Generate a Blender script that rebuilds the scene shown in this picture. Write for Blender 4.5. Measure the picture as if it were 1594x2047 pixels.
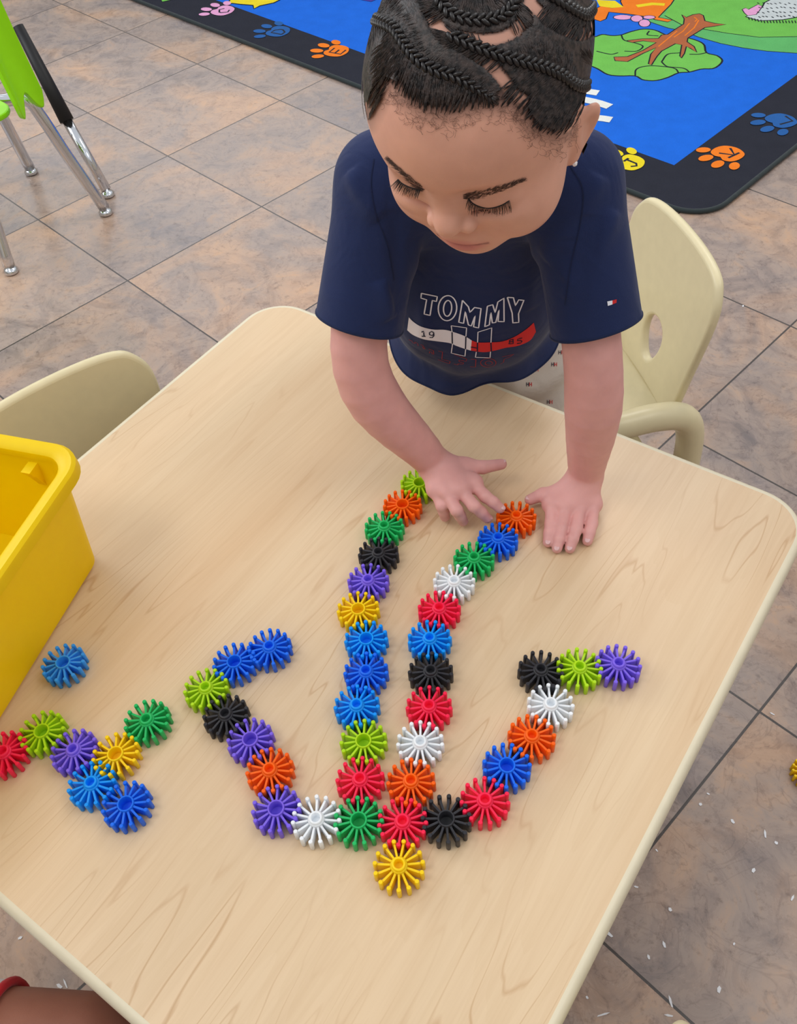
import bpy, bmesh, math, random
import numpy as np
from mathutils import Vector, Matrix
from mathutils.bvhtree import BVHTree
from mathutils.geometry import tessellate_polygon

PI = math.pi
random.seed(7)
rng = np.random.default_rng(7)
for o in list(bpy.data.objects): bpy.data.objects.remove(o)
sc = bpy.context.scene
COL = sc.collection

# ------------------------------------------------------------------ camera
FPX, CX, CY = 1793.7, 797.0, 1023.5
CAM = np.array([0.0, 0.0, 1.2037])
M3 = np.array([[0.99552008, 0.09455038, 0.0], [-0.07195643, 0.75762857, -0.64870734], [-0.06133552, 0.64580119, 0.76103796]])
cam_d = bpy.data.cameras.new('camera'); cam_d.sensor_fit = 'VERTICAL'; cam_d.sensor_height = 24.0
cam_d.lens = 24.0 * FPX / 2047.0; cam_d.clip_start = 0.02; cam_d.clip_end = 50
cam = bpy.data.objects.new('camera', cam_d); COL.objects.link(cam); sc.camera = cam
mw = Matrix([list(M3[i]) + [CAM[i]] for i in range(3)] + [[0, 0, 0, 1]]); cam.matrix_world = mw

# ------------------------------------------------------------------ light
sc.view_settings.view_transform = 'Standard'; sc.view_settings.look = 'None'
sc.view_settings.gamma = 1; sc.view_settings.use_curve_mapping = False
sc.view_settings.exposure = 0.0
w = bpy.data.worlds.new('world'); sc.world = w; w.use_nodes = True
w.node_tree.nodes['Background'].inputs[0].default_value = (0.93, 0.96, 1.0, 1)
w.node_tree.nodes['Background'].inputs[1].default_value = 0.72
def area(name, loc, target, sx, sy, power, color):
    l = bpy.data.lights.new(name, 'AREA'); l.shape = 'RECTANGLE'; l.size = sx; l.size_y = sy; l.energy = power; l.color = color
    o = bpy.data.objects.new(name, l); COL.objects.link(o); o.location = loc
    d = Vector(target) - Vector(loc); o.rotation_euler = d.to_track_quat('-Z', 'Y').to_euler(); return o
area('window_light', (-2.6, 2.2, 1.9), (0.1, 0.7, 0.5), 1.8, 1.3, 36, (0.92, 0.96, 1.0))
area('window_light', (-1.3, 6.3, 2.3), (-0.5, 1.8, 0.0), 3.0, 1.4, 20, (0.93, 0.96, 1.0))
area('ceiling_panel_light', (-1.2, 0.2, 2.65), (-0.4, 0.6, 0.4), 1.2, 0.6, 15, (1.0, 0.95, 0.88))
area('ceiling_panel_light', (0.9, 2.6, 2.65), (0.7, 2.2, 0.0), 1.2, 0.6, 22, (1.0, 0.97, 0.93))
area('ceiling_panel_light', (1.4, 0.2, 2.65), (0.6, 0.5, 0.0), 1.2, 0.6, 11, (1.0, 0.96, 0.92))

# ------------------------------------------------------------------ helpers
def ray_dir(px):
    d = np.array([(px[0] - CX) / FPX, -(px[1] - CY) / FPX, -1.0]); return M3 @ d
def at(px, z):
    """world point seen at pixel px that lies at height z"""
    d = ray_dir(px); return CAM + d * ((z - CAM[2]) / d[2])
def project(P):
    q = (np.atleast_2d(P) - CAM) @ M3
    return np.stack([CX - FPX * q[:, 0] / q[:, 2], CY + FPX * q[:, 1] / q[:, 2]], 1)

def tag(o, label=None, cat=None, group=None, kind=None):
    if label: o['label'] = label
    if cat: o['category'] = cat
    if group: o['group'] = group
    if kind: o['kind'] = kind
    return o
def thing(name, label, cat, loc, group=None):
    o = bpy.data.objects.new(name, None); COL.objects.link(o); o.location = loc; o.empty_display_size = 0.05
    return tag(o, label, cat, group)
def world_loc(o):
    l = Vector((0, 0, 0))
    while o is not None: l += o.location; o = o.parent
    return l
def mesh_obj(name, V, F, mats, parent=None, smooth=True, mi=None, loc=None):
    """V in world coordinates"""
    me = bpy.data.meshes.new(name)
    V = np.asarray(V, dtype=float)
    off = np.array(world_loc(parent)) if parent is not None else np.array(loc if loc is not None else (0, 0, 0), dtype=float)
    me.from_pydata((V - off).tolist(), [], [tuple(int(i) for i in f) for f in F])
    if not isinstance(mats, (list, tuple)): mats = [mats]
    for m in mats: me.materials.append(m)
    if mi is not None: me.polygons.foreach_set('material_index', np.asarray(mi, dtype=np.int32))
    me.polygons.foreach_set('use_smooth', [smooth] * len(me.polygons))
    me.update()
    o = bpy.data.objects.new(name, me); COL.objects.link(o)
    if parent is not None: o.parent = parent
    else: o.location = off
    return o
def auto(o, ang=40):
    me = o.data; b = bmesh.new(); b.from_mesh(me)
    bmesh.ops.recalc_face_normals(b, faces=b.faces[:])
    for e in b.edges:
        e.smooth = not (len(e.link_faces) == 2 and e.calc_face_angle(0) > math.radians(ang))
    for f in b.faces: f.smooth = True
    b.to_mesh(me); b.free(); return o
def bevel(o, wdt, seg=3, ang=35):
    m = o.modifiers.new('bevel', 'BEVEL'); m.width = wdt; m.segments = seg; m.limit_method = 'ANGLE'; m.angle_limit = math.radians(ang); return o

class MB:
    def __init__(s): s.V = []; s.F = []; s.I = []
    def add(s, V, F, mi=0):
        n = len(s.V); s.V += [tuple(v) for v in V]; s.F += [tuple(i + n for i in f) for f in F]; s.I += [mi] * len(F)
    def tube(s, pts, r, seg=8, mi=0, cap=True):
        pts = [np.array(p, float) for p in pts]; n = len(pts)
        rs = r if hasattr(r, '__len__') else [r] * n
        T = [pts[min(i + 1, n - 1)] - pts[max(i - 1, 0)] for i in range(n)]
        T = [t / (np.linalg.norm(t) + 1e-12) for t in T]
        a = np.array([0, 0, 1.0]) if abs(T[0][2]) < 0.9 else np.array([1.0, 0, 0])
        N = np.cross(T[0], a); N /= np.linalg.norm(N); V = []
        for i in range(n):
            N = N - T[i] * (N @ T[i]); N /= (np.linalg.norm(N) + 1e-12); B = np.cross(T[i], N)
            for k in range(seg):
                c, d = math.cos(2 * PI * k / seg), math.sin(2 * PI * k / seg); V.append(pts[i] + rs[i] * (N * c + B * d))
        F = [(i * seg + k, i * seg + (k + 1) % seg, (i + 1) * seg + (k + 1) % seg, (i + 1) * seg + k) for i in range(n - 1) for k in range(seg)]
        if cap: F += [tuple(range(seg))[::-1], tuple((n - 1) * seg + k for k in range(seg))]
        s.add(V, F, mi)
    def lathe(s, prof, c, seg=24, mi=0, ax=None):
        V = []; F = []
        c = np.array(c, float)
        for r, z in prof:
            for k in range(seg): V.append(c + np.array([r * math.cos(2 * PI * k / seg), r * math.sin(2 * PI * k / seg), z]))
        n = len(prof)
        for i in range(n - 1):
            for k in range(seg): F.append((i * seg + k, i * seg + (k + 1) % seg, (i + 1) * seg + (k + 1) % seg, (i + 1) * seg + k))
        s.add(V, F, mi)
    def prism(s, poly, z0, z1, mi=0):
        n = len(poly); V = [(p[0], p[1], z0) for p in poly] + [(p[0], p[1], z1) for p in poly]
        F = [tuple(range(n))[::-1], tuple(range(n, 2 * n))] + [(i, (i + 1) % n, n + (i + 1) % n, n + i) for i in range(n)]
        s.add(V, F, mi)
    def ellipsoid(s, c, R, rad, nu=10, nv=6, mi=0):
        """R columns are axes"""
        V = []; F = []; c = np.array(c, float); R = np.array(R, float)
        for j in range(nv + 1):
            th = PI * j / nv
            for i in range(nu):
                ph = 2 * PI * i / nu
                V.append(c + R @ (np.array([math.sin(th) * math.cos(ph), math.sin(th) * math.sin(ph), math.cos(th)]) * rad))
        for j in range(nv):
            for i in range(nu): F.append((j * nu + i, (j + 1) * nu + i, (j + 1) * nu + (i + 1) % nu, j * nu + (i + 1) % nu))
        s.add(V, F, mi)
    def build(s, name, mats, parent=None, smooth=True, loc=None):
        return mesh_obj(name, s.V, s.F, mats, parent, smooth, s.I, loc)

def spline(P, n):
    """Catmull-Rom through points, n samples"""
    P = [np.array(p, float) for p in P]; Q = [2 * P[0] - P[1]] + P + [2 * P[-1] - P[-2]]; out = []
    for t in np.linspace(0, len(P) - 1 - 1e-9, n):
        i = int(t); u = t - i; a, b, c, d = Q[i:i + 4]
        out.append(0.5 * ((2 * b) + (c - a) * u + (2 * a - 5 * b + 4 * c - d) * u * u + (3 * b - a - 3 * c + d) * u ** 3))
    return out
def rounded_rect(x0, y0, x1, y1, r, seg=8):
    out = []
    for cx, cy, a in ((x1 - r, y1 - r, 0), (x0 + r, y1 - r, 90), (x0 + r, y0 + r, 180), (x1 - r, y0 + r, 270)):
        for k in range(seg + 1):
            t = math.radians(a + 90 * k / seg); out.append((cx + r * math.cos(t), cy + r * math.sin(t)))
    return out

# ------------------------------------------------------------------ materials
def mat(name, col, rough=0.5, spec=0.5, sss=0.0, metal=0.0, sss_rad=(0.01, 0.004, 0.002), trans=0.0, coat=0.0):
    m = bpy.data.materials.new(name); m.use_nodes = True; b = m.node_tree.nodes['Principled BSDF']
    b.inputs['Base Color'].default_value = (*col, 1); b.inputs['Roughness'].default_value = rough
    b.inputs['Specular IOR Level'].default_value = spec; b.inputs['Metallic'].default_value = metal
    b.inputs['Subsurface Weight'].default_value = sss; b.inputs['Subsurface Radius'].default_value = sss_rad; b.inputs['Subsurface Scale'].default_value = 1.0
    b.inputs['Coat Weight'].default_value = coat
    return m
def srgb(r, g, b):
    f = lambda c: (c / 255 / 12.92) if c / 255 <= 0.04045 else ((c / 255 + 0.055) / 1.055) ** 2.4
    return (f(r), f(g), f(b))
class NT:
    def __init__(s, m): s.nt = m.node_tree; s.b = s.nt.nodes['Principled BSDF']
    def n(s, t, **k):
        x = s.nt.nodes.new(t)
        for a, v in k.items():
            if a in ('inp',):
                for i, val in v.items():
                    if isinstance(val, bpy.types.NodeSocket): s.nt.links.new(val, x.inputs[i])
                    else: x.inputs[i].default_value = val
            else: setattr(x, a, v)
        return x
    def link(s, a, b): s.nt.links.new(a, b)
    def math(s, op, a, b=None, c=None):
        x = s.n('ShaderNodeMath', operation=op)
        for i, v in enumerate((a, b, c)):
            if v is None: continue
            if isinstance(v, bpy.types.NodeSocket): s.link(v, x.inputs[i])
            else: x.inputs[i].default_value = v
        return x.outputs[0]
    def ramp(s, fac, stops, interp='LINEAR'):
        x = s.n('ShaderNodeValToRGB'); x.color_ramp.interpolation = interp
        e = x.color_ramp.elements
        while len(e) < len(stops): e.new(0.5)
        for el, (p, c) in zip(e, stops): el.position = p; el.color = (*c, 1) if len(c) == 3 else c
        s.link(fac, x.inputs[0]); return x.outputs[0]
    def mix(s, fac, a, b, blend='MIX'):
        x = s.n('ShaderNodeMix', data_type='RGBA', blend_type=blend)
        for i, v in ((0, fac), (6, a), (7, b)):
            if isinstance(v, bpy.types.NodeSocket): s.link(v, x.inputs[i])
            else: x.inputs[i].default_value = v if i == 0 else (*v, 1)
        return x.outputs[2]
    def bump(s, h, strength, dist):
        x = s.n('ShaderNodeBump'); x.inputs['Strength'].default_value = strength; x.inputs['Distance'].default_value = dist
        s.link(h, x.inputs['Height']); s.link(x.outputs[0], s.b.inputs['Normal'])

TABLE_Z = 0.4468
TA = math.radians(51.4558)
U = np.array([math.cos(TA), math.sin(TA)]); Vv = np.array([-U[1], U[0]])   # table axes
def tb(u, v): return u * U + v * Vv
TC = tb(0.3604, 0.4008)

# --- floor material: slate look vinyl tiles
TILE = 0.4064; GA = 131.111; GOX, GOY = -0.23225, 2.64972
def floor_mat():
    m = mat('slate_tile_floor', (0.3, 0.22, 0.18), 0.33, 0.5); t = NT(m)
    co = t.n('ShaderNodeTexCoord').outputs['Object']
    mp = t.n('ShaderNodeMapping', vector_type='TEXTURE'); mp.inputs['Location'].default_value = (GOX, GOY, 0)
    mp.inputs['Rotation'].default_value = (0, 0, math.radians(GA)); mp.inputs['Scale'].default_value = (TILE, TILE, TILE)
    t.link(co, mp.inputs[0]); g = mp.outputs[0]
    sep = t.n('ShaderNodeSeparateXYZ'); t.link(g, sep.inputs[0])
    def edge(c):
        fr = t.math('FRACT', c); return t.math('MINIMUM', fr, t.math('SUBTRACT', 1.0, fr))
    ed = t.math('MINIMUM', edge(sep.outputs[0]), edge(sep.outputs[1]))
    line = t.math('LESS_THAN', ed, 0.0045)
    comb = t.n('ShaderNodeCombineXYZ'); t.link(t.math('FLOOR', sep.outputs[0]), comb.inputs[0]); t.link(t.math('FLOOR', sep.outputs[1]), comb.inputs[1])
    wn = t.n('ShaderNodeTexWhiteNoise'); t.link(comb.outputs[0], wn.inputs[0])
    addv = t.n('ShaderNodeVectorMath', operation='MULTIPLY_ADD'); t.link(wn.outputs['Color'], addv.inputs[0]); addv.inputs[1].default_value = (7, 7, 7); t.link(g, addv.inputs[2])
    vec = addv.outputs[0]
    n1 = t.n('ShaderNodeTexNoise', inp={'Vector': vec, 'Scale': 1.5, 'Detail': 6.0, 'Roughness': 0.55, 'Distortion': 0.6}).outputs[0]
    n2 = t.n('ShaderNodeTexNoise', inp={'Vector': vec, 'Scale': 4.5, 'Detail': 8.0, 'Roughness': 0.68, 'Distortion': 1.4}).outputs[0]
    n3 = t.n('ShaderNodeTexNoise', inp={'Vector': vec, 'Scale': 28.0, 'Detail': 5.0, 'Roughness': 0.75}).outputs[0]
    c1 = t.ramp(n1, [(0.32, srgb(124, 120, 126)), (0.43, srgb(152, 138, 132)), (0.50, srgb(166, 146, 134)), (0.57, srgb(190, 156, 130)), (0.66, srgb(212, 166, 126))])
    c2 = t.ramp(n2, [(0.32, srgb(104, 96, 98)), (0.46, srgb(156, 138, 130)), (0.56, srgb(176, 156, 144)), (0.68, srgb(200, 164, 136))])
    c = t.mix(0.5, c1, c2)
    dk = t.ramp(n3, [(0.30, (0.55, 0.52, 0.52)), (0.45, (1, 1, 1))])
    c = t.mix(0.8, c, dk, 'MULTIPLY')
    # thin cleft lines of the slate
    vo = t.n('ShaderNodeTexNoise', inp={'Vector': vec, 'Scale': 3.2, 'Detail': 4.0, 'Distortion': 2.4}).outputs[0]
    ab = t.math('ABSOLUTE', t.math('SUBTRACT', vo, 0.5)); cl = t.ramp(ab, [(0.0, (0.66, 0.64, 0.66)), (0.016, (1, 1, 1))])
    c = t.mix(0.55, c, cl, 'MULTIPLY')
    sw_ = t.n('ShaderNodeSeparateColor'); t.link(wn.outputs['Color'], sw_.inputs[0]); vv = t.math('MULTIPLY_ADD', sw_.outputs[0], 0.15, 0.90)
    cv = t.n('ShaderNodeCombineXYZ'); [t.link(vv, cv.inputs[i]) for i in range(3)]; c = t.mix(1.0, c, cv.outputs[0], 'MULTIPLY')
    c = t.mix(line, c, srgb(72, 65, 62))
    t.link(c, t.b.inputs['Base Color'])
    rr = t.ramp(n2, [(0.3, (0.20,) * 3), (0.7, (0.36,) * 3)]); t.link(rr, t.b.inputs['Roughness'])
    h = t.math('ADD', t.math('MULTIPLY', n2, 0.5), t.math('MULTIPLY', line, -0.6)); t.bump(h, 0.35, 0.002)
    return m
def wood_mat():
    m = mat('maple_laminate', (0.7, 0.52, 0.34), 0.36, 0.45); t = NT(m)
    co = t.n('ShaderNodeTexCoord').outputs['Object']
    mp = t.n('ShaderNodeMapping', vector_type='TEXTURE'); mp.inputs['Rotation'].default_value = (0, 0, TA); t.link(co, mp.inputs[0])
    st = t.n('ShaderNodeMapping'); st.inputs['Scale'].default_value = (0.9, 8.0, 1); t.link(mp.outputs[0], st.inputs[0])
    big = t.n('ShaderNodeTexNoise', inp={'Vector': st.outputs[0], 'Scale': 1.3, 'Detail': 3.5, 'Roughness': 0.42, 'Distortion': 0.2}).outputs[0]
    bands = t.math('FRACT', t.math('MULTIPLY', big, 21.0))
    ln = t.math('ABSOLUTE', t.math('SUBTRACT', bands, 0.5))
    st2 = t.n('ShaderNodeMapping'); st2.inputs['Scale'].default_value = (6, 160.0, 1); t.link(mp.outputs[0], st2.inputs[0])
    fine = t.n('ShaderNodeTexNoise', inp={'Vector': st2.outputs[0], 'Scale': 1.0, 'Detail': 4.0, 'Roughness': 0.6}).outputs[0]
    fade = t.n('ShaderNodeTexNoise', inp={'Vector': mp.outputs[0], 'Scale': 5.0, 'Detail': 2.0}).outputs[0]
    tone = t.n('ShaderNodeTexNoise', inp={'Vector': st.outputs[0], 'Scale': 0.8, 'Detail': 3.0}).outputs[0]
    base = t.ramp(tone, [(0.3, srgb(226, 198, 162)), (0.52, srgb(221, 195, 160)), (0.72, srgb(212, 180, 142))])
    fcol = t.ramp(fine, [(0.3, (0.93, 0.9, 0.87)), (0.6, (1, 1, 1))])
    c = t.mix(0.8, base, fcol, 'MULTIPLY')
    lf = t.ramp(ln, [(0.0, (1, 1, 1)), (0.07, (0, 0, 0))])
    lf2 = t.math('MULTIPLY', lf, t.ramp(fade, [(0.40, (0, 0, 0)), (0.66, (0.75,) * 3)]))
    c = t.mix(lf2, c, srgb(190, 150, 108))
    soft = t.ramp(bands, [(0.0, (0.98, 0.972, 0.955)), (1.0, (1, 1, 1))]); c = t.mix(1.0, c, soft, 'MULTIPLY')
    t.link(c, t.b.inputs['Base Color']); return m
def fabric(name, col, var=0.12, scale=900, bumpd=0.0004):
    m = mat(name, col, 0.9, 0.15); t = NT(m)
    co = t.n('ShaderNodeTexCoord').outputs['Object']
    n = t.n('ShaderNodeTexNoise', inp={'Vector': co, 'Scale': scale, 'Detail': 2.0}).outputs[0]
    n2 = t.n('ShaderNodeTexNoise', inp={'Vector': co, 'Scale': 14.0, 'Detail': 3.0}).outputs[0]
    a = tuple(c * (1 - var) for c in col); b = tuple(min(1, c * (1 + var)) for c in col)
    c = t.mix(t.math('ADD', t.math('MULTIPLY', n, 0.6), t.math('MULTIPLY', n2, 0.4)), a, b)
    t.link(c, t.b.inputs['Base Color'])
    n3 = t.n('ShaderNodeTexNoise', inp={'Vector': co, 'Scale': 17.0, 'Detail': 2.0, 'Distortion': 1.5}).outputs[0]
    t.bump(t.math('ADD', t.math('MULTIPLY', n, 0.05), n3), 0.35, 0.008)
    t.b.inputs['Sheen Weight'].default_value = 0.12; t.b.inputs['Sheen Roughness'].default_value = 0.5
    return m
def carpet(name, col):
    m = mat(name, col, 0.95, 0.1); t = NT(m)
    co = t.n('ShaderNodeTexCoord').outputs['Object']
    n = t.n('ShaderNodeTexNoise', inp={'Vector': co, 'Scale': 420.0, 'Detail': 3.0}).outputs[0]
    n2 = t.n('ShaderNodeTexNoise', inp={'Vector': co, 'Scale': 22.0, 'Detail': 3.0}).outputs[0]
    f = t.math('ADD', t.math('MULTIPLY', n, 0.55), t.math('MULTIPLY', n2, 0.45))
    c = t.mix(f, tuple(x * 0.72 for x in col), tuple(min(1, x * 1.3) for x in col))
    t.link(c, t.b.inputs['Base Color']); t.bump(n, 0.6, 0.002); return m
def plastic(name, col, rough=0.35, sss=0.06):
    m = mat(name, col, rough, 0.3, sss, sss_rad=(0.006, 0.006, 0.006)); t = NT(m)
    co = t.n('ShaderNodeTexCoord').outputs['Object']
    n = t.n('ShaderNodeTexNoise', inp={'Vector': co, 'Scale': 60.0, 'Detail': 2.0}).outputs[0]
    c = t.mix(n, tuple(x * 0.95 for x in col), tuple(min(1, x * 1.05) for x in col)); t.link(c, t.b.inputs['Base Color']); return m
def skin_mat(name):
    m = mat(name, (0.4, 0.22, 0.16), 0.48, 0.35, 0.12, sss_rad=(0.006, 0.0025, 0.0015)); t = NT(m)
    at_ = t.n('ShaderNodeAttribute', attribute_name='tint', attribute_type='GEOMETRY')
    co = t.n('ShaderNodeTexCoord').outputs['Object']
    n = t.n('ShaderNodeTexNoise', inp={'Vector': co, 'Scale': 45.0, 'Detail': 3.0}).outputs[0]
    v = t.ramp(n, [(0.3, (0.94, 0.92, 0.92)), (0.7, (1.05, 1.05, 1.05))])
    c = t.mix(1.0, at_.outputs['Color'], v, 'MULTIPLY'); t.link(c, t.b.inputs['Base Color'])
    n2 = t.n('ShaderNodeTexNoise', inp={'Vector': co, 'Scale': 900.0, 'Detail': 2.0}).outputs[0]; t.bump(n2, 0.12, 0.0005)
    return m
M_floor = floor_mat(); M_wood = wood_mat()
M_edge = plastic('cream_edge_band', srgb(222, 212, 186), 0.4)
M_beige = plastic('beige_molded_plastic', srgb(222, 210, 172), 0.3, 0.03)
M_navy = fabric('navy_cotton', srgb(36, 48, 88))
M_navy2 = fabric('navy_rib_cotton', srgb(32, 41, 74))
M_pants = fabric('beige_cotton', srgb(212, 203, 194))
M_white = mat('white_print', srgb(240, 244, 255), 0.7, 0.2); M_red = mat('red_print', srgb(214, 50, 52), 0.7, 0.2)
M_dullred = mat('dark_red_print', srgb(150, 52, 60), 0.8, 0.2); M_dark = mat('navy_print', srgb(30, 36, 62), 0.8, 0.2)
M_skin = skin_mat('child_skin')
M_bin = plastic('yellow_plastic', srgb(255, 222, 0), 0.42, 0.15)
_t = NT(M_bin); _tr = _t.n('ShaderNodeBsdfTranslucent'); _tr.inputs[0].default_value = (*srgb(255, 232, 0), 1); _mx = _t.n('ShaderNodeMixShader'); _mx.inputs[0].default_value = 0.32
_t.link(_t.b.outputs[0], _mx.inputs[1]); _t.link(_tr.outputs[0], _mx.inputs[2]); _t.link(_mx.outputs[0], _t.nt.nodes['Material Output'].inputs['Surface'])
M_chrome = mat('chrome', (0.72, 0.74, 0.78), 0.12, 0.5, metal=1.0)
M_green = plastic('lime_plastic', srgb(150, 222, 14), 0.35, 0.1)
M_black = plastic('black_rubber', srgb(32, 31, 33), 0.5, 0.0)
M_hair = mat('black_hair', (0.013, 0.010, 0.011), 0.42, 0.35)
M_braid = mat('braid_hair', (0.012, 0.010, 0.011), 0.34, 0.5)
M_lash = mat('lash_hair', (0.012, 0.010, 0.012), 0.5, 0.3)
M_brow = mat('brow_hair', (0.085, 0.05, 0.04), 0.7, 0.2)
M_nail = mat('nail', srgb(222, 178, 178), 0.3, 0.5, 0.1)
M_gem = mat('clear_stone', (0.9, 0.9, 0.95), 0.05, 0.8, coat=1.0); M_paper = mat('white_paper', srgb(232, 234, 240), 0.8)
M_shoe = plastic('white_shoe_rubber', srgb(225, 225, 225), 0.6, 0.0)

# ------------------------------------------------------------------ floor
mb = MB(); mb.add([(-5, -2.5, 0), (5, -2.5, 0), (5, 7, 0), (-5, 7, 0), (-5, -2.5, -0.03), (5, -2.5, -0.03), (5, 7, -0.03), (-5, 7, -0.03)],
                  [(0, 1, 2, 3), (7, 6, 5, 4), (0, 4, 5, 1), (1, 5, 6, 2), (2, 6, 7, 3), (3, 7, 4, 0)])
tag(mb.build('floor', M_floor, smooth=False), kind='structure')

# ------------------------------------------------------------------ rug
RZ = 0.010
E1 = np.array([-0.670, 0.742]); E1 /= np.linalg.norm(E1); E2 = np.array([-E1[1], E1[0]]) * -1.0
pA = np.array([0.611, 2.005]); pB = np.array([0.892, 1.927])
RC = pA + E1 * (np.linalg.solve(np.stack([E1, -E2], 1), pB - pA)[0])
def rugpt(a, b): return RC + a * E1 + b * E2
inner = np.array([0.771, 2.07]) - RC; BW1, BW2 = inner @ E1, inner @ E2
rug = thing('play_rug', 'large blue play rug with black paw print border and cartoon tree lying behind the child', 'rug', (*rugpt(1.3, 1.0), 0))
def rug_poly(x0, y0, x1, y1, r): return [rugpt(*p) for p in rounded_rect(x0, y0, x1, y1, r, 10)]
mb = MB(); mb.prism(rug_poly(0.004, 0.004, 2.9, 2.2, 0.09), 0.001, RZ - 0.0002, 0)
RM = {}
def rcol(k, rgb): RM[k] = carpet('rug_' + k, srgb(*rgb)); return RM[k]
rug_mats = [rcol('black', (44, 46, 56)), rcol('blue', (32, 104, 214)), rcol('green', (112, 186, 84)), rcol('seagreen', (96, 176, 104)), rcol('brown', (172, 100, 66)),
            rcol('orange', (246, 124, 40)), rcol('yellow', (232, 208, 44)), rcol('pink', (222, 160, 202)), rcol('grey', (196, 204, 206)), rcol('line', (36, 40, 48)),
            rcol('white', (224, 226, 222)), rcol('midblue', (44, 94, 160)), rcol('violet', (70, 60, 150))]
RI = {k: i for i, k in enumerate(RM)}
layer = [0]
def flat(poly, key):
    """coloured pile area, poly in world xy"""
    layer[0] += 1; z = RZ + 0.000012 * layer[0]
    P = [Vector((p[0], p[1], z)) for p in poly]
    tri = tessellate_polygon([P]); mb.add(P, [tuple(t) for t in tri], RI[key])
def strk(poly, wd, key, closed=False):
    poly = [np.array(p[:2], float) for p in poly]
    if closed: poly = poly + [poly[0]]
    layer[0] += 1; z = RZ + 0.000012 * layer[0]; V = []; F = []
    for i, p in enumerate(poly):
        a = poly[max(i - 1, 0)]; b = poly[min(i + 1, len(poly) - 1)]
        if closed and i in (0, len(poly) - 1): a, b = poly[-2], poly[1]
        d = b - a; d /= (np.linalg.norm(d) + 1e-9); nn = np.array([-d[1], d[0]]) * wd / 2
        V += [(*(p + nn), z), (*(p - nn), z)]
    for i in range(len(poly) - 1): F.append((2 * i, 2 * i + 1, 2 * i + 3, 2 * i + 2))
    mb.add(V, F, RI[key])
flat([rugpt(*p) for p in ((BW1, BW2), (2.9 - BW1, BW2), (2.9 - BW1, 2.2 - BW2), (BW1, 2.2 - BW2))], 'blue')
def z4(pts): return [at((1100 + x / 3.227, y / 3.227), RZ)[:2] for x, y in pts]
flat(z4([(640, 140), (760, 180), (860, 200), (960, 240), (1100, 280), (1250, 310), (1400, 330), (1660, 348), (1900, 300), (1900, -250), (1400, -250), (800, -100), (620, 20)]), 'seagreen')
strk(z4([(640, 140), (760, 180), (860, 200), (960, 240), (1100, 280), (1250, 310), (1400, 330), (1660, 348)]), 0.004, 'line')
flat(z4([(740, 100), (850, 160), (1000, 190), (1150, 215), (1350, 240), (1650, 235), (1850, 200), (1850, -240), (1400, -240), (860, -80), (800, 10), (760, 60)]), 'green')
strk(z4([(740, 100), (850, 160), (1000, 190), (1150, 215), (1350, 240), (1650, 235), (1850, 200)]), 0.004, 'line')
fol = [(300, 235), (340, 222), (400, 230), (460, 225), (520, 205), (600, 188), (680, 195), (750, 225), (850, 235), (950, 262), (995, 290), (1010, 340), (1080, 360), (1112, 395), (1060, 440), (980, 445),
       (900, 465), (830, 470), (760, 500), (680, 520), (600, 515), (550, 490), (450, 490), (370, 480), (300, 440), (200, 400), (150, 340), (200, 260)]
fol_s = [tuple(p) for p in spline(fol + [fol[0]], 90)][:-1]
flat(z4(fol_s), 'green'); strk(z4(fol_s), 0.006, 'line', True)
for c in ([(460, 225), (480, 260), (560, 280), (600, 300), (560, 330), (480, 330)], [(550, 490), (555, 450), (600, 430), (680, 425), (800, 440), (830, 470)], [(720, 400), (760, 350), (840, 340), (860, 320)],
          [(720, 400), (760, 430), (860, 440), (900, 465)], [(1010, 340), (960, 350), (900, 350)], [(300, 330), (360, 345), (400, 350), (440, 340)], [(640, 200), (630, 225), (700, 232)]):
    strk(z4(spline(c, 20)), 0.005, 'line')
trunk = [(850, 95), (880, 112), (920, 95), (965, 88), (990, 100), (1000, 135), (1060, 150), (1135, 158), (1060, 170), (1000, 178), (940, 215), (890, 245), (885, 270), (930, 300), (948, 338), (905, 312), (880, 300), (868, 345), (848, 375), (838, 360), (850, 290), (810, 282),
         (720, 330), (690, 365), (655, 420), (635, 412), (650, 350), (685, 308), (600, 345), (500, 398), (420, 392), (412, 368), (500, 365), (600, 325), (685, 275), (600, 264), (530, 275), (495, 262), (600, 250), (700, 248), (720, 225), (760, 222), (810, 188), (862, 155), (866, 122)]
flat(z4(trunk), 'brown'); strk(z4(trunk), 0.004, 'line', True)
for c in ([(820, 200), (760, 250), (700, 300)], [(900, 150), (860, 200), (800, 240)], [(960, 130), (930, 180), (870, 230)], [(930, 110), (950, 125), (935, 140)]): strk(z4(c), 0.004, 'orange')
animal = [(250, 70), (290, 60), (330, 38), (400, 52), (470, 42), (455, 10), (470, -60), (640, -120), (820, -60), (800, 0), (780, 30), (730, 80), (700, 112), (790, 130), (760, 142), (680, 128), (640, 112), (560, 98), (480, 88), (380, 78), (362, 122), (325, 138), (285, 125), (230, 110)]
flat(z4(animal), 'orange'); strk(z4(animal), 0.004, 'line', True)
flat(z4([(300, 0), (420, 5), (475, 45), (400, 52), (320, 40)]), 'yellow'); strk(z4([(560, 40), (660, 25), (740, 30)]), 0.02, 'yellow')
for wx, wy, a, b in ((470, 112, 62, 16), (560, 120, 40, 22), (610, 150, 38, 24), (640, 112, 40, 12)):
    e = [(wx + a * math.cos(t), wy + b * math.sin(t)) for t in np.linspace(0, 2 * PI, 18)[:-1]]; flat(z4(e), 'pink'); strk(z4(e), 0.003, 'line', True)
hog = [(1262, 108), (1300, 90), (1340, 62), (1370, 45), (1384, 18), (1430, -6), (1500, -30), (1620, -30), (1680, 40), (1640, 100), (1560, 118), (1500, 128), (1420, 132), (1350, 134)]
flat(z4(hog), 'grey'); strk(z4(hog), 0.005, 'line', True)
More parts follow.
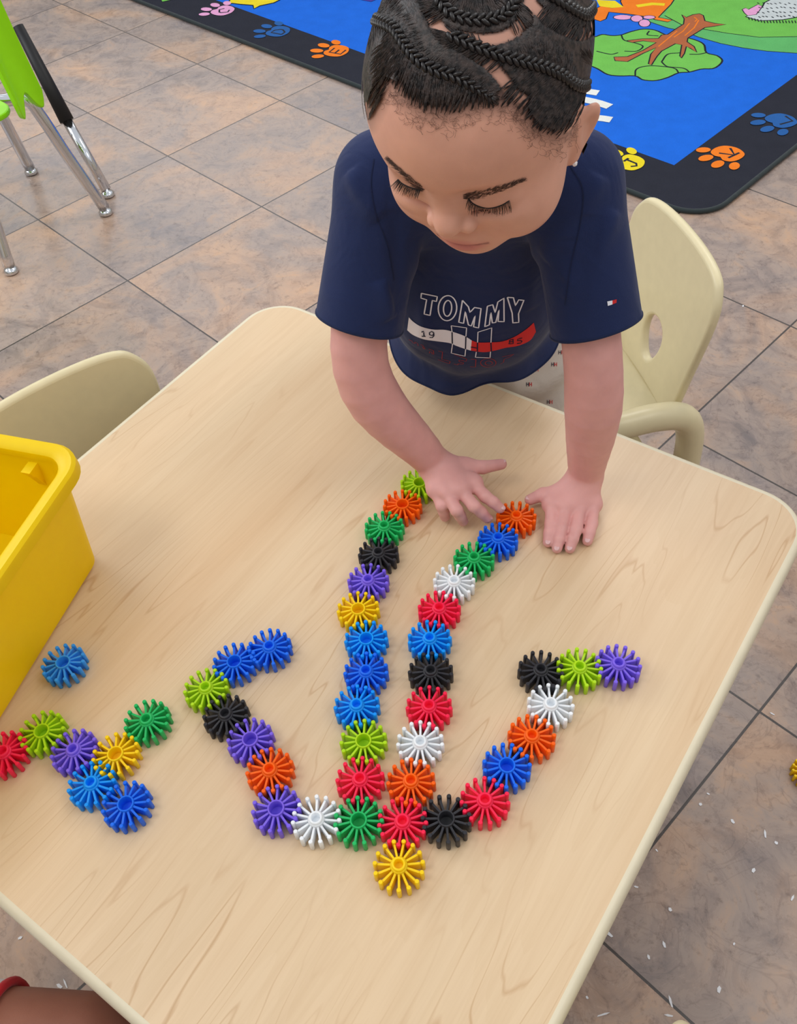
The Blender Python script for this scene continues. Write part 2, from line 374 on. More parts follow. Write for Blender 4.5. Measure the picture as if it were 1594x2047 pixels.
face = [(1240, 62), (1262, 52), (1280, 62), (1340, 30), (1372, 42), (1350, 72), (1330, 95), (1275, 102), (1255, 85)]; flat(z4(face), 'pink'); strk(z4(face), 0.003, 'line', True)
for i in range(44):
    x = 1340 + (i % 11) * 29 + random.uniform(-8, 8); y = 22 + (i // 11) * 27 + random.uniform(-6, 6)
    if y > 5: strk(z4([(x, y), (x + 14, y + 7)]), 0.004, 'line')
for i in range(16): x = 1280 + i * 20; y = 112 + 22 * min(1, i / 5); strk(z4([(x, y), (x + 6, y + 16)]), 0.003, 'line')
for c in ([(232, 590), (310, 602)], [(200, 640), (300, 662), (385, 690)], [(250, 760), (330, 765), (395, 775)]): strk(z4(spline(c, 6)), 0.032, 'white')
pz = lambda pts: [at(p, RZ)[:2] for p in pts]
yel = [(452, 12), (462, -2), (470, -40), (600, -40), (572, -6), (548, 6), (520, 12), (508, 18), (506, 11), (480, 9), (464, 7)]
flat(pz(yel), 'yellow'); strk(pz(yel), 0.005, 'line', True)
flat(pz([(700, -4), (742, 4), (770, -8), (760, -50), (690, -50)]), 'violet')
flat(pz([(300, -40), (325, 4), (360, -4), (352, -40)]), 'green')
LET = {'C': [[(1, .8), (.5, 1), (0, .6), (0, .4), (.5, 0), (1, .2)]], 'D': [[(0, 0), (0, 1), (.6, 1), (1, .6), (1, .4), (.6, 0), (0, 0)]], 'E': [[(1, 1), (0, 1), (0, 0), (1, 0)], [(0, .5), (.8, .5)]],
       'F': [[(1, 1), (0, 1), (0, 0)], [(0, .5), (.8, .5)]], 'J': [[(.3, 1), (1, 1)], [(.7, 1), (.7, .2), (.4, 0), (0, .25)]], 'K': [[(0, 0), (0, 1)], [(1, 1), (0, .45), (1, 0)]], 'L': [[(0, 1), (0, 0), (1, 0)]]}
def paw(px, toe_px, key, letter, s=1.0, flip=1):
    c = at(px, RZ)[:2]; ax = at(toe_px, RZ)[:2] - c; ax /= np.linalg.norm(ax); pr = np.array([ax[1], -ax[0]])
    L = lambda a, b: c + s * (a * ax + b * pr)
    pad = [(0.010, 0.0), (0.016, 0.014), (0.010, 0.030), (-0.012, 0.036), (-0.034, 0.030), (-0.046, 0.012), (-0.048, -0.006), (-0.040, -0.026), (-0.018, -0.034), (0.006, -0.030), (0.016, -0.014)]
    flat([L(*p) for p in spline(pad + [pad[0]], 40)][:-1], key)
    for a, b, ra, rb, th in ((0.016, -0.047, 0.017, 0.0115, -0.5), (0.038, -0.018, 0.019, 0.012, -0.15), (0.038, 0.018, 0.019, 0.012, 0.15), (0.016, 0.047, 0.017, 0.0115, 0.5)):
        flat([L(a + ra * math.cos(t) * math.cos(th) - rb * math.sin(t) * math.sin(th), b + ra * math.cos(t) * math.sin(th) + rb * math.sin(t) * math.cos(th)) for t in np.linspace(0, 2 * PI, 20)[:-1]], key)
    for st in LET[letter]: strk([L(-0.036 + 0.036 * y, -0.014 + 0.028 * x) for x, y in st], 0.0065, 'black')
paw((439, 20), (405, 10), 'pink', 'C', 1.15); paw((548, 62), (510, 55), 'midblue', 'D', 1.15); paw((664, 101), (625, 94), 'orange', 'E', 1.15)
paw((775, 152), (740, 146), 'green', 'F', 1.15); paw((1250, 322), (1210, 306), 'yellow', 'J', 1.05); paw((1447, 312), (1408, 330), 'orange', 'K', 1.1); paw((1552, 245), (1515, 255), 'midblue', 'L', 1.1)
mb.build('rug_pile', rug_mats, rug, smooth=False)
mb = MB(); ring = rug_poly(0, 0, 2.904, 2.204, 0.094); ring = [(p[0], p[1], 0.0062) for p in ring]
mb.tube(ring + [ring[0], ring[1]], 0.006, 8); mb.build('binding_edge', fabric('rug_binding', srgb(50, 58, 60)), rug)

# ------------------------------------------------------------------ table
tab = thing('activity_table', 'square maple laminate activity table with cream rounded edge band', 'table', (*TC, 0))
HS = 0.381
def tpoly(h, r, seg=10): return [TC + x * U + y * Vv for x, y in rounded_rect(-h, -h, h, h, r, seg)]
mb = MB(); mb.prism(tpoly(HS - 0.0045, 0.05), TABLE_Z - 0.024, TABLE_Z); mb.build('tabletop', M_wood, tab, smooth=False)
prof = [(-0.006, -0.0002), (-0.002, 0.0004), (0.0015, -0.0018), (0.0035, -0.006), (0.004, -0.013), (0.0035, -0.020), (0.001, -0.0245), (-0.006, -0.0262)]
mb = MB(); V = []; F = []; n = None
for dx, dz in prof:
    P = tpoly(HS + dx - 0.002, 0.0525 + dx); n = len(P); V += [(p[0], p[1], TABLE_Z + dz) for p in P]
for i in range(len(prof) - 1): F += [(i * n + k, i * n + (k + 1) % n, (i + 1) * n + (k + 1) % n, (i + 1) * n + k) for k in range(n)]
mb.add(V, F); mb.build('edge_band', M_edge, tab)
mb = MB(); mb.prism(tpoly(HS - 0.075, 0.02), TABLE_Z - 0.062, TABLE_Z - 0.0245); mb.build('apron', M_edge, tab, smooth=False)
for sx in (-1, 1):
    for sy in (-1, 1):
        c = TC + sx * 0.315 * U + sy * 0.315 * Vv; mb = MB()
        mb.tube([(c[0], c[1], 0.03), (c[0], c[1], TABLE_Z - 0.025)], 0.019, 20); lg = mb.build('leg', M_chrome, tab); auto(lg)
        mb = MB(); mb.lathe([(0.0, 0.0), (0.024, 0.0), (0.026, 0.006), (0.022, 0.03), (0.0, 0.032)], (c[0], c[1], 0), 20); mb.build('foot', M_black, lg)

# ------------------------------------------------------------------ storage tub
dL = np.array([-0.342, -0.940]); dW = np.array([-0.940, 0.342]); bc = at((206, 1112), TABLE_Z)[:2]
BL, BWd, BH = 0.34, 0.19, 0.150
cen = bc + dL * BL / 2 + dW * BWd / 2
def bp(hl, hw, r, z, seg=7): return [(*(cen + x * dL + y * dW), z) for x, y in rounded_rect(-hl, -hw, hl, hw, r, seg)]
tub = thing('storage_tub', 'large yellow plastic storage tub standing on the left side of the table', 'tub', (*cen, TABLE_Z))
def loft(name, rings, mats, parent, cap0=True, cap1=False):
    V = []; F = []; n = len(rings[0])
    for r in rings: V += r
    for i in range(len(rings) - 1): F += [(i * n + k, i * n + (k + 1) % n, (i + 1) * n + (k + 1) % n, (i + 1) * n + k) for k in range(n)]
    if cap0: F.append(tuple(range(n))[::-1])
    if cap1: F.append(tuple((len(rings) - 1) * n + k for k in range(n)))
    return auto(mesh_obj(name, V, F, mats, parent))
hl, hw = BL / 2, BWd / 2; z0 = TABLE_Z; fl = 0.011
rings = [bp(hl - 0.006, hw - 0.006, 0.016, z0 + 0.0005), bp(hl, hw, 0.02, z0 + 0.006)]
for t in (0.33, 0.66, 1.0): rings.append(bp(hl + fl * t, hw + fl * t, 0.02 + 0.006 * t, z0 + 0.006 + (BH - 0.016) * t))
for t in (1.0, 0.5, 0.0): rings.append(bp(hl + fl * t - 0.003, hw + fl * t - 0.003, 0.018 + 0.006 * t, z0 + 0.009 + (BH - 0.016) * t))
loft('body', rings, M_bin, tub, True, True)
zt = z0 + BH; a = hl + fl; b_ = hw + fl
rim = loft('rim', [bp(a - 0.004, b_ - 0.004, 0.022, zt - 0.011), bp(a - 0.003, b_ - 0.003, 0.024, zt - 0.004), bp(a + 0.001, b_ + 0.001, 0.026, zt - 0.0005), bp(a + 0.006, b_ + 0.006, 0.030, zt), bp(a + 0.010, b_ + 0.010, 0.034, zt + 0.001), bp(a + 0.013, b_ + 0.013, 0.036, zt - 0.002),
                   bp(a + 0.014, b_ + 0.014, 0.037, zt - 0.014), bp(a + 0.0125, b_ + 0.0125, 0.036, zt - 0.0145), bp(a + 0.011, b_ + 0.011, 0.034, zt - 0.004), bp(a + 0.001, b_ + 0.001, 0.026, zt - 0.004), bp(a - 0.0035, b_ - 0.0035, 0.022, zt - 0.011)], M_bin, tub, False)
q = cen - dL * (hl + 0.010) - dW * (hw - 0.030)
mb = MB(); V = []
for a_, z_ in ((0.0, zt - 0.016), (0.018, zt - 0.016), (0.012, zt - 0.028), (0.004, zt - 0.050)): V += [(*(q + dL * a_), z_), (*(q + dL * a_ + dW * 0.010), z_)]
mb.add(V, [(0, 1, 3, 2), (2, 3, 5, 4), (4, 5, 7, 6), (0, 2, 4, 6), (1, 7, 5, 3), (0, 6, 7, 1)])
mb.build('corner_rib', M_bin, tub, smooth=False)

# ------------------------------------------------------------------ gears
GT = 0.0155; GR = 0.0197; NT_ = 15
def gear_mesh(name, boss):
    mb = MB()
    for k in range(NT_):
        a = 2 * PI * k / NT_; ca, sa = math.cos(a), math.sin(a); c = np.array([GR * ca, GR * sa, 0])
        mb.lathe([(0.0, 0.0), (0.0014, 0.0), (0.0020, 0.0006), (0.0020, GT - 0.001), (0.0016, GT - 0.0002), (0.0, GT)], c, 10)
        d = np.array([ca, sa, 0]); t = np.array([-sa, ca, 0]); w0, w1 = 0.0010, 0.0011
        r0, r1 = 0.0062, GR - 0.0008
        zt0, zt1, zb0, zb1 = GT - 0.0012, GT - 0.0026, 0.0012, 0.0022
        V = []
        for r, zt_, zb_, w_ in ((r0, zt0, zb0, w0), (r1, zt1, zb1, w1)):
            for sg in (-1, 1): V += [d * r + t * sg * w_ + np.array([0, 0, zb_]), d * r + t * sg * w_ * 0.85 + np.array([0, 0, zt_])]
        mb.add(V, [(0, 1, 3, 2), (4, 6, 7, 5), (1, 5, 7, 3), (0, 2, 6, 4), (0, 4, 5, 1), (2, 3, 7, 6)])
    if boss: mb.lathe([(0.0, 0.0008), (0.0046, 0.0008), (0.0052, 0.0), (0.0070, 0.0), (0.0072, 0.0004), (0.0072, GT - 0.0010), (0.0068, GT - 0.0004), (0.0060, GT - 0.0001), (0.0057, GT + 0.0022), (0.0053, GT + 0.0026), (0.0041, GT + 0.0026), (0.0038, GT + 0.0022), (0.0036, GT - 0.0035), (0.0030, GT - 0.0045), (0.0, GT - 0.0045)], (0, 0, 0), 28)
    else: mb.lathe([(0.0, 0.0), (0.0070, 0.0), (0.0074, 0.0005), (0.0074, GT - 0.0002), (0.0071, GT + 0.0002), (0.0061, GT + 0.0002), (0.0058, GT - 0.0003), (0.0054, 0.0050), (0.0, 0.0045)], (0, 0, 0), 28)
    me = bpy.data.meshes.new(name); me.from_pydata([tuple(v) for v in mb.V], [], mb.F); me.update()
    b = bmesh.new(); b.from_mesh(me); bmesh.ops.remove_doubles(b, verts=b.verts[:], dist=1e-6)
    bmesh.ops.recalc_face_normals(b, faces=b.faces[:])
    for e in b.edges: e.smooth = not (len(e.link_faces) == 2 and e.calc_face_angle(0) > math.radians(50))
    for f in b.faces: f.smooth = True
    b.to_mesh(me); b.free(); return me
GM = {0: gear_mesh('gear_disc', False), 1: gear_mesh('gear_disc', True)}
GCOL = {'red': (255, 34, 76), 'orange': (255, 98, 6), 'yellow': (255, 206, 10), 'lime': (172, 218, 22), 'green': (30, 180, 96), 'blue': (18, 106, 242), 'skyblue': (6, 146, 255), 'paleblue': (54, 152, 244),
        'purple': (122, 96, 228), 'black': (46, 46, 51), 'white': (238, 243, 248)}
GMAT = {k: plastic('gear_' + k, srgb(*v), 0.42, 0.35) for k, v in GCOL.items()}
gcache = {}
gl = 'linked into a long line on the table'
VL, VR, LO, RO, SM = 'left tall arm of gears', 'right tall arm of gears', 'left outer branch of gears', 'right outer branch of gears', 'small separate cluster of gears'
GEARS = [ # px of hub top, colour, boss, joined to, group, label
 ((797, 1726.6), 'yellow', 1, None, 'bottom', 'yellow toy gear disc at the very bottom of the linked pattern, below the red one'),
 ((804.5, 1640), 'red', 1, 0, 'bottom', 'red toy gear disc directly above the bottom yellow gear, between green and black gears'),
 ((716.7, 1638.8), 'green', 0, 1, 'bottom', 'green toy gear disc in the bottom row between the white and red gears'),
 ((633, 1634), 'white', 1, 2, 'bottom', 'white toy gear disc in the bottom row between purple and green gears'),
 ((551.5, 1615), 'purple', 0, 3, LO, 'purple toy gear disc at the left end of the bottom row, below an orange gear'),
 ((538.7, 1541), 'orange', 1, 4, LO, 'orange toy gear disc between two purple gears on the left outer branch'),
 ((499.8, 1477), 'purple', 0, 5, LO, 'purple toy gear disc between the orange and black gears on the left outer branch'),
 ((451, 1426.4), 'black', 1, 6, LO, 'black toy gear disc on the left outer branch between lime and purple gears'),
 ((410.3, 1372), 'lime', 1, 7, LO, 'lime toy gear disc at the bend of the left outer branch above the black gear'),
 ((468, 1321.4), 'blue', 0, 8, LO, 'blue toy gear disc between the lime bend gear and the left branch tip gear'),
 ((536, 1290), 'blue', 1, 9, LO, 'blue toy gear disc at the upper tip of the left outer branch'),
 ((892.3, 1635.6), 'black', 0, 1, 'bottom', 'black toy gear disc with open round hub in the bottom row between two red gears'),
 ((970, 1596.4), 'red', 1, 11, RO, 'red toy gear disc between the bottom-row black gear and a blue gear'),
 ((1014, 1529), 'blue', 0, 12, RO, 'blue toy gear disc between the red and orange gears on the right outer branch'),
 ((1062.7, 1469.4), 'orange', 1, 13, RO, 'orange toy gear disc between the blue and white gears on the right outer branch'),
 ((1102, 1404), 'white', 1, 14, RO, 'white toy gear disc on the right outer branch below the black and lime gears'),
 ((1083, 1338), 'black', 1, 15, RO, 'black toy gear disc at the left of the short row atop the right branch'),
 ((1160, 1330), 'lime', 1, 16, RO, 'lime toy gear disc between black and purple gears atop the right outer branch'),
 ((1238, 1323), 'purple', 1, 17, RO, 'purple toy gear disc at the far right tip of the pattern'),
 ((719, 1558), 'red', 1, 2, VL, 'red toy gear disc directly above the green bottom-row gear'),
 ((726.4, 1480.4), 'lime', 0, 19, VL, 'lime toy gear disc between red and sky blue gears in the left tall arm'),
 ((713, 1408), 'skyblue', 1, 20, VL, 'sky blue toy gear disc just above the lime gear in the left tall arm'),
 ((730, 1342), 'blue', 1, 21, VL, 'blue toy gear disc between two sky blue gears in the left tall arm'),
 ((732, 1275.5), 'skyblue', 0, 22, VL, 'sky blue toy gear disc just below the yellow gear in the left tall arm'),
 ((716.3, 1217.6), 'yellow', 0, 23, VL, 'yellow toy gear disc below the purple gear in the left tall arm'),
 ((734, 1160), 'purple', 1, 24, VL, 'purple toy gear disc between the yellow and black gears in the left tall arm'),
 ((755, 1104), 'black', 1, 25, VL, 'black toy gear disc between the purple and green gears in the left tall arm'),
 ((767, 1052), 'green', 1, 26, VL, 'green toy gear disc between the black and orange gears in the left tall arm'),
 ((803.9, 1007.8), 'orange', 0, 27, VL, 'orange toy gear disc beside the lime gear near the top of the left tall arm'),
 ((836, 967), 'lime', 0, 28, VL, 'lime toy gear disc partly hidden under the child\'s hand'),
 ((821, 1560), 'orange', 1, 1, VR, 'orange toy gear disc above the bottom-row red gear in the right tall arm'),
 ((840, 1480.4), 'white', 1, 30, VR, 'white toy gear disc between the orange and red gears low in the right tall arm'),
 ((857.8, 1408), 'red', 1, 31, VR, 'red toy gear disc between the white and black gears in the right tall arm'),
 ((861, 1338), 'black', 1, 32, VR, 'black toy gear disc between red and sky blue gears in the right tall arm'),
 ((859, 1274), 'skyblue', 1, 33, VR, 'sky blue toy gear disc between black and red gears in the right tall arm'),
 ((877.3, 1214.8), 'red', 1, 34, VR, 'red toy gear disc between sky blue and white gears in the right tall arm'),
 ((906.3, 1161), 'white', 1, 35, VR, 'white toy gear disc between the red and green gears high in the right tall arm'),
 ((946.4, 1113), 'green', 1, 36, VR, 'green toy gear disc between the white and blue gears in the right tall arm'),
 ((992, 1075), 'blue', 1, 37, VR, 'blue toy gear disc between the green and orange gears near the child\'s fingers'),
 ((1032.5, 1028.5), 'orange', 1, 38, VR, 'orange toy gear disc between the child\'s two hands'),
 ((4, 1500), 'red', 1, None, SM, 'red toy gear disc cut off by the left edge of the photo'),
 ((74, 1465), 'lime', 0, 40, SM, 'lime toy gear disc between red and purple gears at the left of the table'),
 ((154.8, 1502), 'purple', 1, 41, SM, 'purple toy gear disc between lime and yellow gears in the small left cluster'),
 ((241, 1507), 'yellow', 0, 42, SM, 'yellow toy gear disc in the small left cluster between purple and green gears'),
 ((299.5, 1426.4), 'green', 1, 43, SM, 'green toy gear disc at the upper right end of the small left cluster'),
 ((188.6, 1579), 'skyblue', 1, 42, SM, 'sky blue toy gear disc below the purple gear of the small left cluster'),
 ((277.3, 1622), 'blue', 0, 45, SM, 'blue toy gear disc at the bottom right end of the small left cluster'),
 ((125.2, 1323), 'paleblue', 0, None, None, 'pale blue toy gear disc lying alone beside the yellow tub'),
]
placed = []
for px, colr, boss, par, grp, label in GEARS:
    key = (colr, boss)
    if key not in gcache:
        me = GM[boss].copy(); me.materials.clear(); me.materials.append(GMAT[colr]); gcache[key] = me
    P = at(px, TABLE_Z + GT + (0.0026 if boss else 0.0)); p = P[:2].copy()
    pitch = 2 * PI / NT_; th = random.uniform(0, pitch)
    if par is not None:
        pj, tj = placed[par]; d = p - pj; L = np.linalg.norm(d)
        want = min(max(L, 0.0362), 0.0400); p = pj + d / L * want
        a = math.atan2(d[1], d[0]); phi_j = (tj - a) % pitch; th = (a + PI) - phi_j + pitch / 2
    placed.append((p, th))
    o = bpy.data.objects.new('toy_gear', gcache[key]); COL.objects.link(o); o.location = (p[0], p[1], TABLE_Z + 0.0002); o.rotation_euler = (0, 0, th)
    tag(o, label, 'toy gear', 'bristly plastic gear discs laid out on the table')
o = bpy.data.objects.new('toy_gear', gcache[('yellow', 1)]); COL.objects.link(o); P = at((1616, 1544), 0.012); o.location = (P[0], P[1], 0.0002)
tag(o, 'yellow toy gear disc lying on the floor right of the table', 'toy gear')

# ------------------------------------------------------------------ implicit surfaces for bodies and clothes
def seg_t(P, a, b):
    ab = b - a; t = np.clip(((P - a) @ ab) / (ab @ ab), 0, 1); return t, np.linalg.norm(P - (a + t[..., None] * ab), axis=-1)
def cap(a, b, ra, rb=None):
    a = np.array(a, float); b = np.array(b, float); rb = ra if rb is None else rb
    def f(P):
        t, d = seg_t(P, a, b); return d - (ra + (rb - ra) * t)
    r = max(ra, rb); return f, np.minimum(a, b) - r, np.maximum(a, b) + r
def ell(c, rad, R=None):
    c = np.array(c, float); rad = np.array(rad, float); R = np.eye(3) if R is None else np.array(R, float)
    def f(P):
        q = (P - c) @ R; k0 = np.linalg.norm(q / rad, axis=-1); k1 = np.linalg.norm(q / rad ** 2, axis=-1); return k0 * (k0 - 1) / (k1 + 1e-9)
    m = rad.max(); return f, c - m, c + m
def frus(A, B, lat, ra, rb, ex=0.0):
    """flattened tapered trunk from A to B; ra, rb = (half width, half depth)"""
    A = np.array(A, float); B = np.array(B, float); ax = B - A; L = np.linalg.norm(ax); ax = ax / L
    lat = np.array(lat, float); lat = lat - ax * (lat @ ax); lat /= np.linalg.norm(lat); dp = np.cross(ax, lat)
    def f(P):
        q = P - A; s = np.clip((q @ ax) / L, 0, 1); a = ra[0] + (rb[0] - ra[0]) * s; b = ra[1] + (rb[1] - ra[1]) * s
        x = q @ lat; y = q @ dp; z = q @ ax - s * L
        k0 = np.sqrt((x / a) ** 2 + (y / b) ** 2 + (z / b) ** 2); k1 = np.sqrt((x / a ** 2) ** 2 + (y / b ** 2) ** 2 + (z / b ** 2) ** 2); return k0 * (k0 - 1) / (k1 + 1e-9)
    m = max(ra + rb); return f, np.minimum(A, B) - m, np.maximum(A, B) + m
def smin(a, b, k):
    h = np.maximum(k - np.abs(a - b), 0) / k; return np.minimum(a, b) - h * h * k * 0.25
class Field:
    def __init__(s, lo, hi, h):
        s.lo = np.array(lo, float); s.h = h; s.n = np.ceil((np.array(hi) - s.lo) / h).astype(int) + 1; s.D = np.full(s.n, 0.03, np.float32)
    def put(s, prim, k=0.004, sub=False, pre=None):
        f, lo, hi = prim; m = k + 3 * s.h
        i0 = np.maximum(np.floor((lo - m - s.lo) / s.h).astype(int), 0); i1 = np.minimum(np.ceil((hi + m - s.lo) / s.h).astype(int) + 1, s.n)
        if np.any(i1 <= i0): return
        g = [s.lo[a] + s.h * np.arange(i0[a], i1[a]) for a in range(3)]
        P = np.stack(np.meshgrid(*g, indexing='ij'), -1); d = f(P).astype(np.float32); sl = tuple(slice(i0[a], i1[a]) for a in range(3))
        s.D[sl] = -smin(-s.D[sl], d, k) if sub else smin(s.D[sl], d, k)
    def mesh(s):
        D = s.D; S = D < 0; c = np.zeros(tuple(np.array(D.shape) - 1), np.uint8)
        for dx in (0, 1):
            for dy in (0, 1):
                for dz in (0, 1): c += S[dx:D.shape[0] - 1 + dx, dy:D.shape[1] - 1 + dy, dz:D.shape[2] - 1 + dz]
        cells = np.argwhere((c > 0) & (c < 8)); idx = np.full(c.shape, -1, np.int32); idx[tuple(cells.T)] = np.arange(len(cells))
        corners = np.array([(x, y, z) for x in (0, 1) for y in (0, 1) for z in (0, 1)]); vals = np.stack([D[tuple((cells + k).T)] for k in corners], 1)
        acc = np.zeros((len(cells), 3)); cnt = np.zeros(len(cells))
        for a in range(8):
            for b in range(a + 1, 8):
                if np.abs(corners[a] - corners[b]).sum() != 1: continue
                m = (vals[:, a] < 0) != (vals[:, b] < 0); t = np.where(m, vals[:, a] / np.where(m, vals[:, a] - vals[:, b], 1), 0)
                acc += m[:, None] * (corners[a] + t[:, None] * (corners[b] - corners[a])); cnt += m
        V = s.lo + s.h * (cells + acc / cnt[:, None]); F = []
        for ax in range(3):
            o1, o2 = [(1, 2), (2, 0), (0, 1)][ax]
            sl0 = [slice(None)] * 3; sl1 = [slice(None)] * 3; sl0[ax] = slice(0, -1); sl1[ax] = slice(1, None)
            A = S[tuple(sl0)]; B = S[tuple(sl1)]; E_ = np.argwhere(A != B); flip = A[tuple(E_.T)]
            ok = (E_[:, o1] > 0) & (E_[:, o2] > 0) & (E_[:, o1] < D.shape[o1] - 1) & (E_[:, o2] < D.shape[o2] - 1); E_ = E_[ok]; flip = flip[ok]
            e1 = np.zeros(3, int); e1[o1] = 1; e2 = np.zeros(3, int); e2[o2] = 1
            q = np.stack([idx[tuple(x.T)] for x in (E_ - e1 - e2, E_ - e2, E_, E_ - e1)], 1); q[~flip] = q[~flip][:, ::-1]; F.append(q)
        return V, np.concatenate(F)
def fast_mesh(name, V, F, mats, parent=None, loc=(0, 0, 0)):
    me = bpy.data.meshes.new(name); off = np.array(world_loc(parent)) if parent is not None else np.array(loc, float)
    me.vertices.add(len(V)); me.vertices.foreach_set('co', (V - off).astype(np.float32).ravel())
    k = F.shape[1]; me.loops.add(F.size); me.loops.foreach_set('vertex_index', F.astype(np.int32).ravel())
    me.polygons.add(len(F)); me.polygons.foreach_set('loop_start', np.arange(0, F.size, k, dtype=np.int32)); me.update(calc_edges=True); me.validate()
    me.polygons.foreach_set('use_smooth', [True] * len(me.polygons)); me.materials.append(mats)
    o = bpy.data.objects.new(name, me); COL.objects.link(o)
    if parent is not None: o.parent = parent
    else: o.location = off
    return o
def bvh_of(V, F): return BVHTree.FromPolygons([tuple(v) for v in V], [tuple(int(i) for i in f) for f in F])
def relax(V, F, it=2, lam=0.5):
    """light Laplacian smoothing"""
    E_ = np.concatenate([F[:, [i, (i + 1) % F.shape[1]]] for i in range(F.shape[1])])
    for _ in range(it):
        s_ = np.zeros_like(V); c = np.zeros(len(V))
        for a in range(3): s_[:, a] = np.bincount(E_[:, 0], V[E_[:, 1], a], len(V)) + np.bincount(E_[:, 1], V[E_[:, 0], a], len(V))
        c = np.bincount(E_[:, 0], minlength=len(V)) + np.bincount(E_[:, 1], minlength=len(V))
        V = V + lam * (s_ / np.maximum(c, 1)[:, None] - V)
    return V

# ------------------------------------------------------------------ the child: joints
VOX = 0.0013
HSC = 1.04
HL = np.array([0.8735, -0.4853, 0.0399]); HF = np.array([-0.4431, -0.8262, -0.3481]); HU = np.array([-0.2019, -0.2863, 0.9366])
HC = CAM + (np.array([0.0787, 0.5823, 0.9379]) - CAM) * HSC
HR = np.stack([HL, HF, HU], 1) * 1.0
def hw(x, y, z): return HC + HSC * (HR @ np.array([x, y, z]))
def hlocal(P): return ((P - HC) / HSC) @ HR
Rsh = at((770, 365), 0.79); Relb = at((722, 735), 0.632); Rwr = at((866, 925), 0.492)
Lsh = at((1143, 365), 0.790); Lelb = at((1187, 745), 0.632); Lwr = at((1172, 948), 0.480)
#print('arm lengths', [round(float(np.linalg.norm(a - b)), 3) for a, b in ((Rsh, Relb), (Relb, Rwr), (Lsh, Lelb), (Lelb, Lwr), (Rsh, Lsh))], Rsh, Lsh, Lwr, Rwr)
NB = (Rsh + Lsh) / 2 + np.array([0.0, 0.035, -0.005])          # neck base
BLAT = (Lsh - Rsh) / np.linalg.norm(Lsh - Rsh)
HIP = np.array([0.155, 0.938, 0.43])
B = Field((-0.12, 0.48, 0.27), (0.31, 1.06, 1.09), VOX)
# torso, hips, thighs (under the clothes)
B.put(frus(NB + [0, 0.02, -0.03], HIP + [0, 0, 0.02], BLAT, (0.078, 0.048), (0.066, 0.048)), 0.02)
B.put(cap(Rsh, Lsh, 0.028, 0.028), 0.02)
for sgn in (-1, 1): B.put(cap(HIP + BLAT * 0.042 * sgn, HIP + BLAT * 0.045 * sgn - [0, 0, 0.14], 0.048, 0.040), 0.02)
# arms
for sh, el, wr in ((Rsh, Relb, Rwr), (Lsh, Lelb, Lwr)):
    ch = spline([sh, el, wr], 15); rr = np.interp(np.linspace(0, 1, 15), [0, 0.5, 0.62, 0.8, 1.0], [0.026, 0.0275, 0.0285, 0.0245, 0.0185])
    for i in range(14): B.put(cap(ch[i], ch[i + 1], rr[i], rr[i + 1]), 0.02 if i == 0 else 0.0005)
# neck
B.put(cap(hw(0, -0.022, -0.045), NB + [0, 0, 0.01], 0.037, 0.044), 0.02)
# head (local frame: x = child's left, y = forward, z = up)
def HE(c, rad, R=None, k=0.006, sub=False):
    rad = np.array(rad) * HSC; Rm = HR if R is None else HR @ np.array(R); B.put(ell(hw(*c), rad, Rm), k, sub)
def HCp(a, b, ra, rb, k=0.006, sub=False): B.put(cap(hw(*a), hw(*b), ra * HSC, rb * HSC), k, sub)
HE((0, -0.010, 0.012), (0.0665, 0.087, 0.074), k=0.02)
HE((0, 0.022, 0.006), (0.058, 0.0565, 0.050), k=0.03)
HE((0, 0.020, -0.044), (0.0540, 0.0475, 0.047), k=0.03)
for sgn in (-1, 1):
    HE((0.031 * sgn, 0.038, -0.052), (0.0265, 0.028, 0.026), k=0.02)
    HE((0.027 * sgn, 0.0815, -0.0135), (0.016, 0.0085, 0.0055), k=0.010, sub=True)
HE((0, 0.050, -0.082), (0.020, 0.0175, 0.0145), k=0.018)
HE((0, 0.0575, -0.070), (0.024, 0.0125, 0.014), k=0.012)
for sgn in (-1, 1):
    HE((0.0275 * sgn, 0.0575, -0.0245), (0.0165, 0.0140, 0.0125), k=0.004)
    HE((0.0275 * sgn, 0.0690, -0.0350), (0.0150, 0.0040, 0.0022), k=0.006, sub=True)
    HE((0.029 * sgn, 0.0585, -0.0405), (0.0170, 0.0105, 0.0075), k=0.008)
HCp((0, 0.0665, -0.014), (0, 0.0765, -0.034), 0.0066, 0.0090, 0.009)
HE((0, 0.0800, -0.0385), (0.0098, 0.0100, 0.0088), k=0.005)
for sgn in (-1, 1):
    HE((0.0115 * sgn, 0.0740, -0.0425), (0.0066, 0.0082, 0.0066), k=0.0022)
    HE((0.0048 * sgn, 0.0770, -0.0478), (0.0026, 0.0036, 0.0028), k=0.002, sub=True)
HE((0, 0.0680, -0.0610), (0.0150, 0.0070, 0.0050), k=0.007)
HE((0, 0.0690, -0.0655), (0.0165, 0.0068, 0.0036), k=0.003)
HE((0, 0.0675, -0.0740), (0.0135, 0.0068, 0.0048), k=0.003)
HE((0, 0.0770, -0.0697), (0.0190, 0.0052, 0.0011), k=0.0025, sub=True)
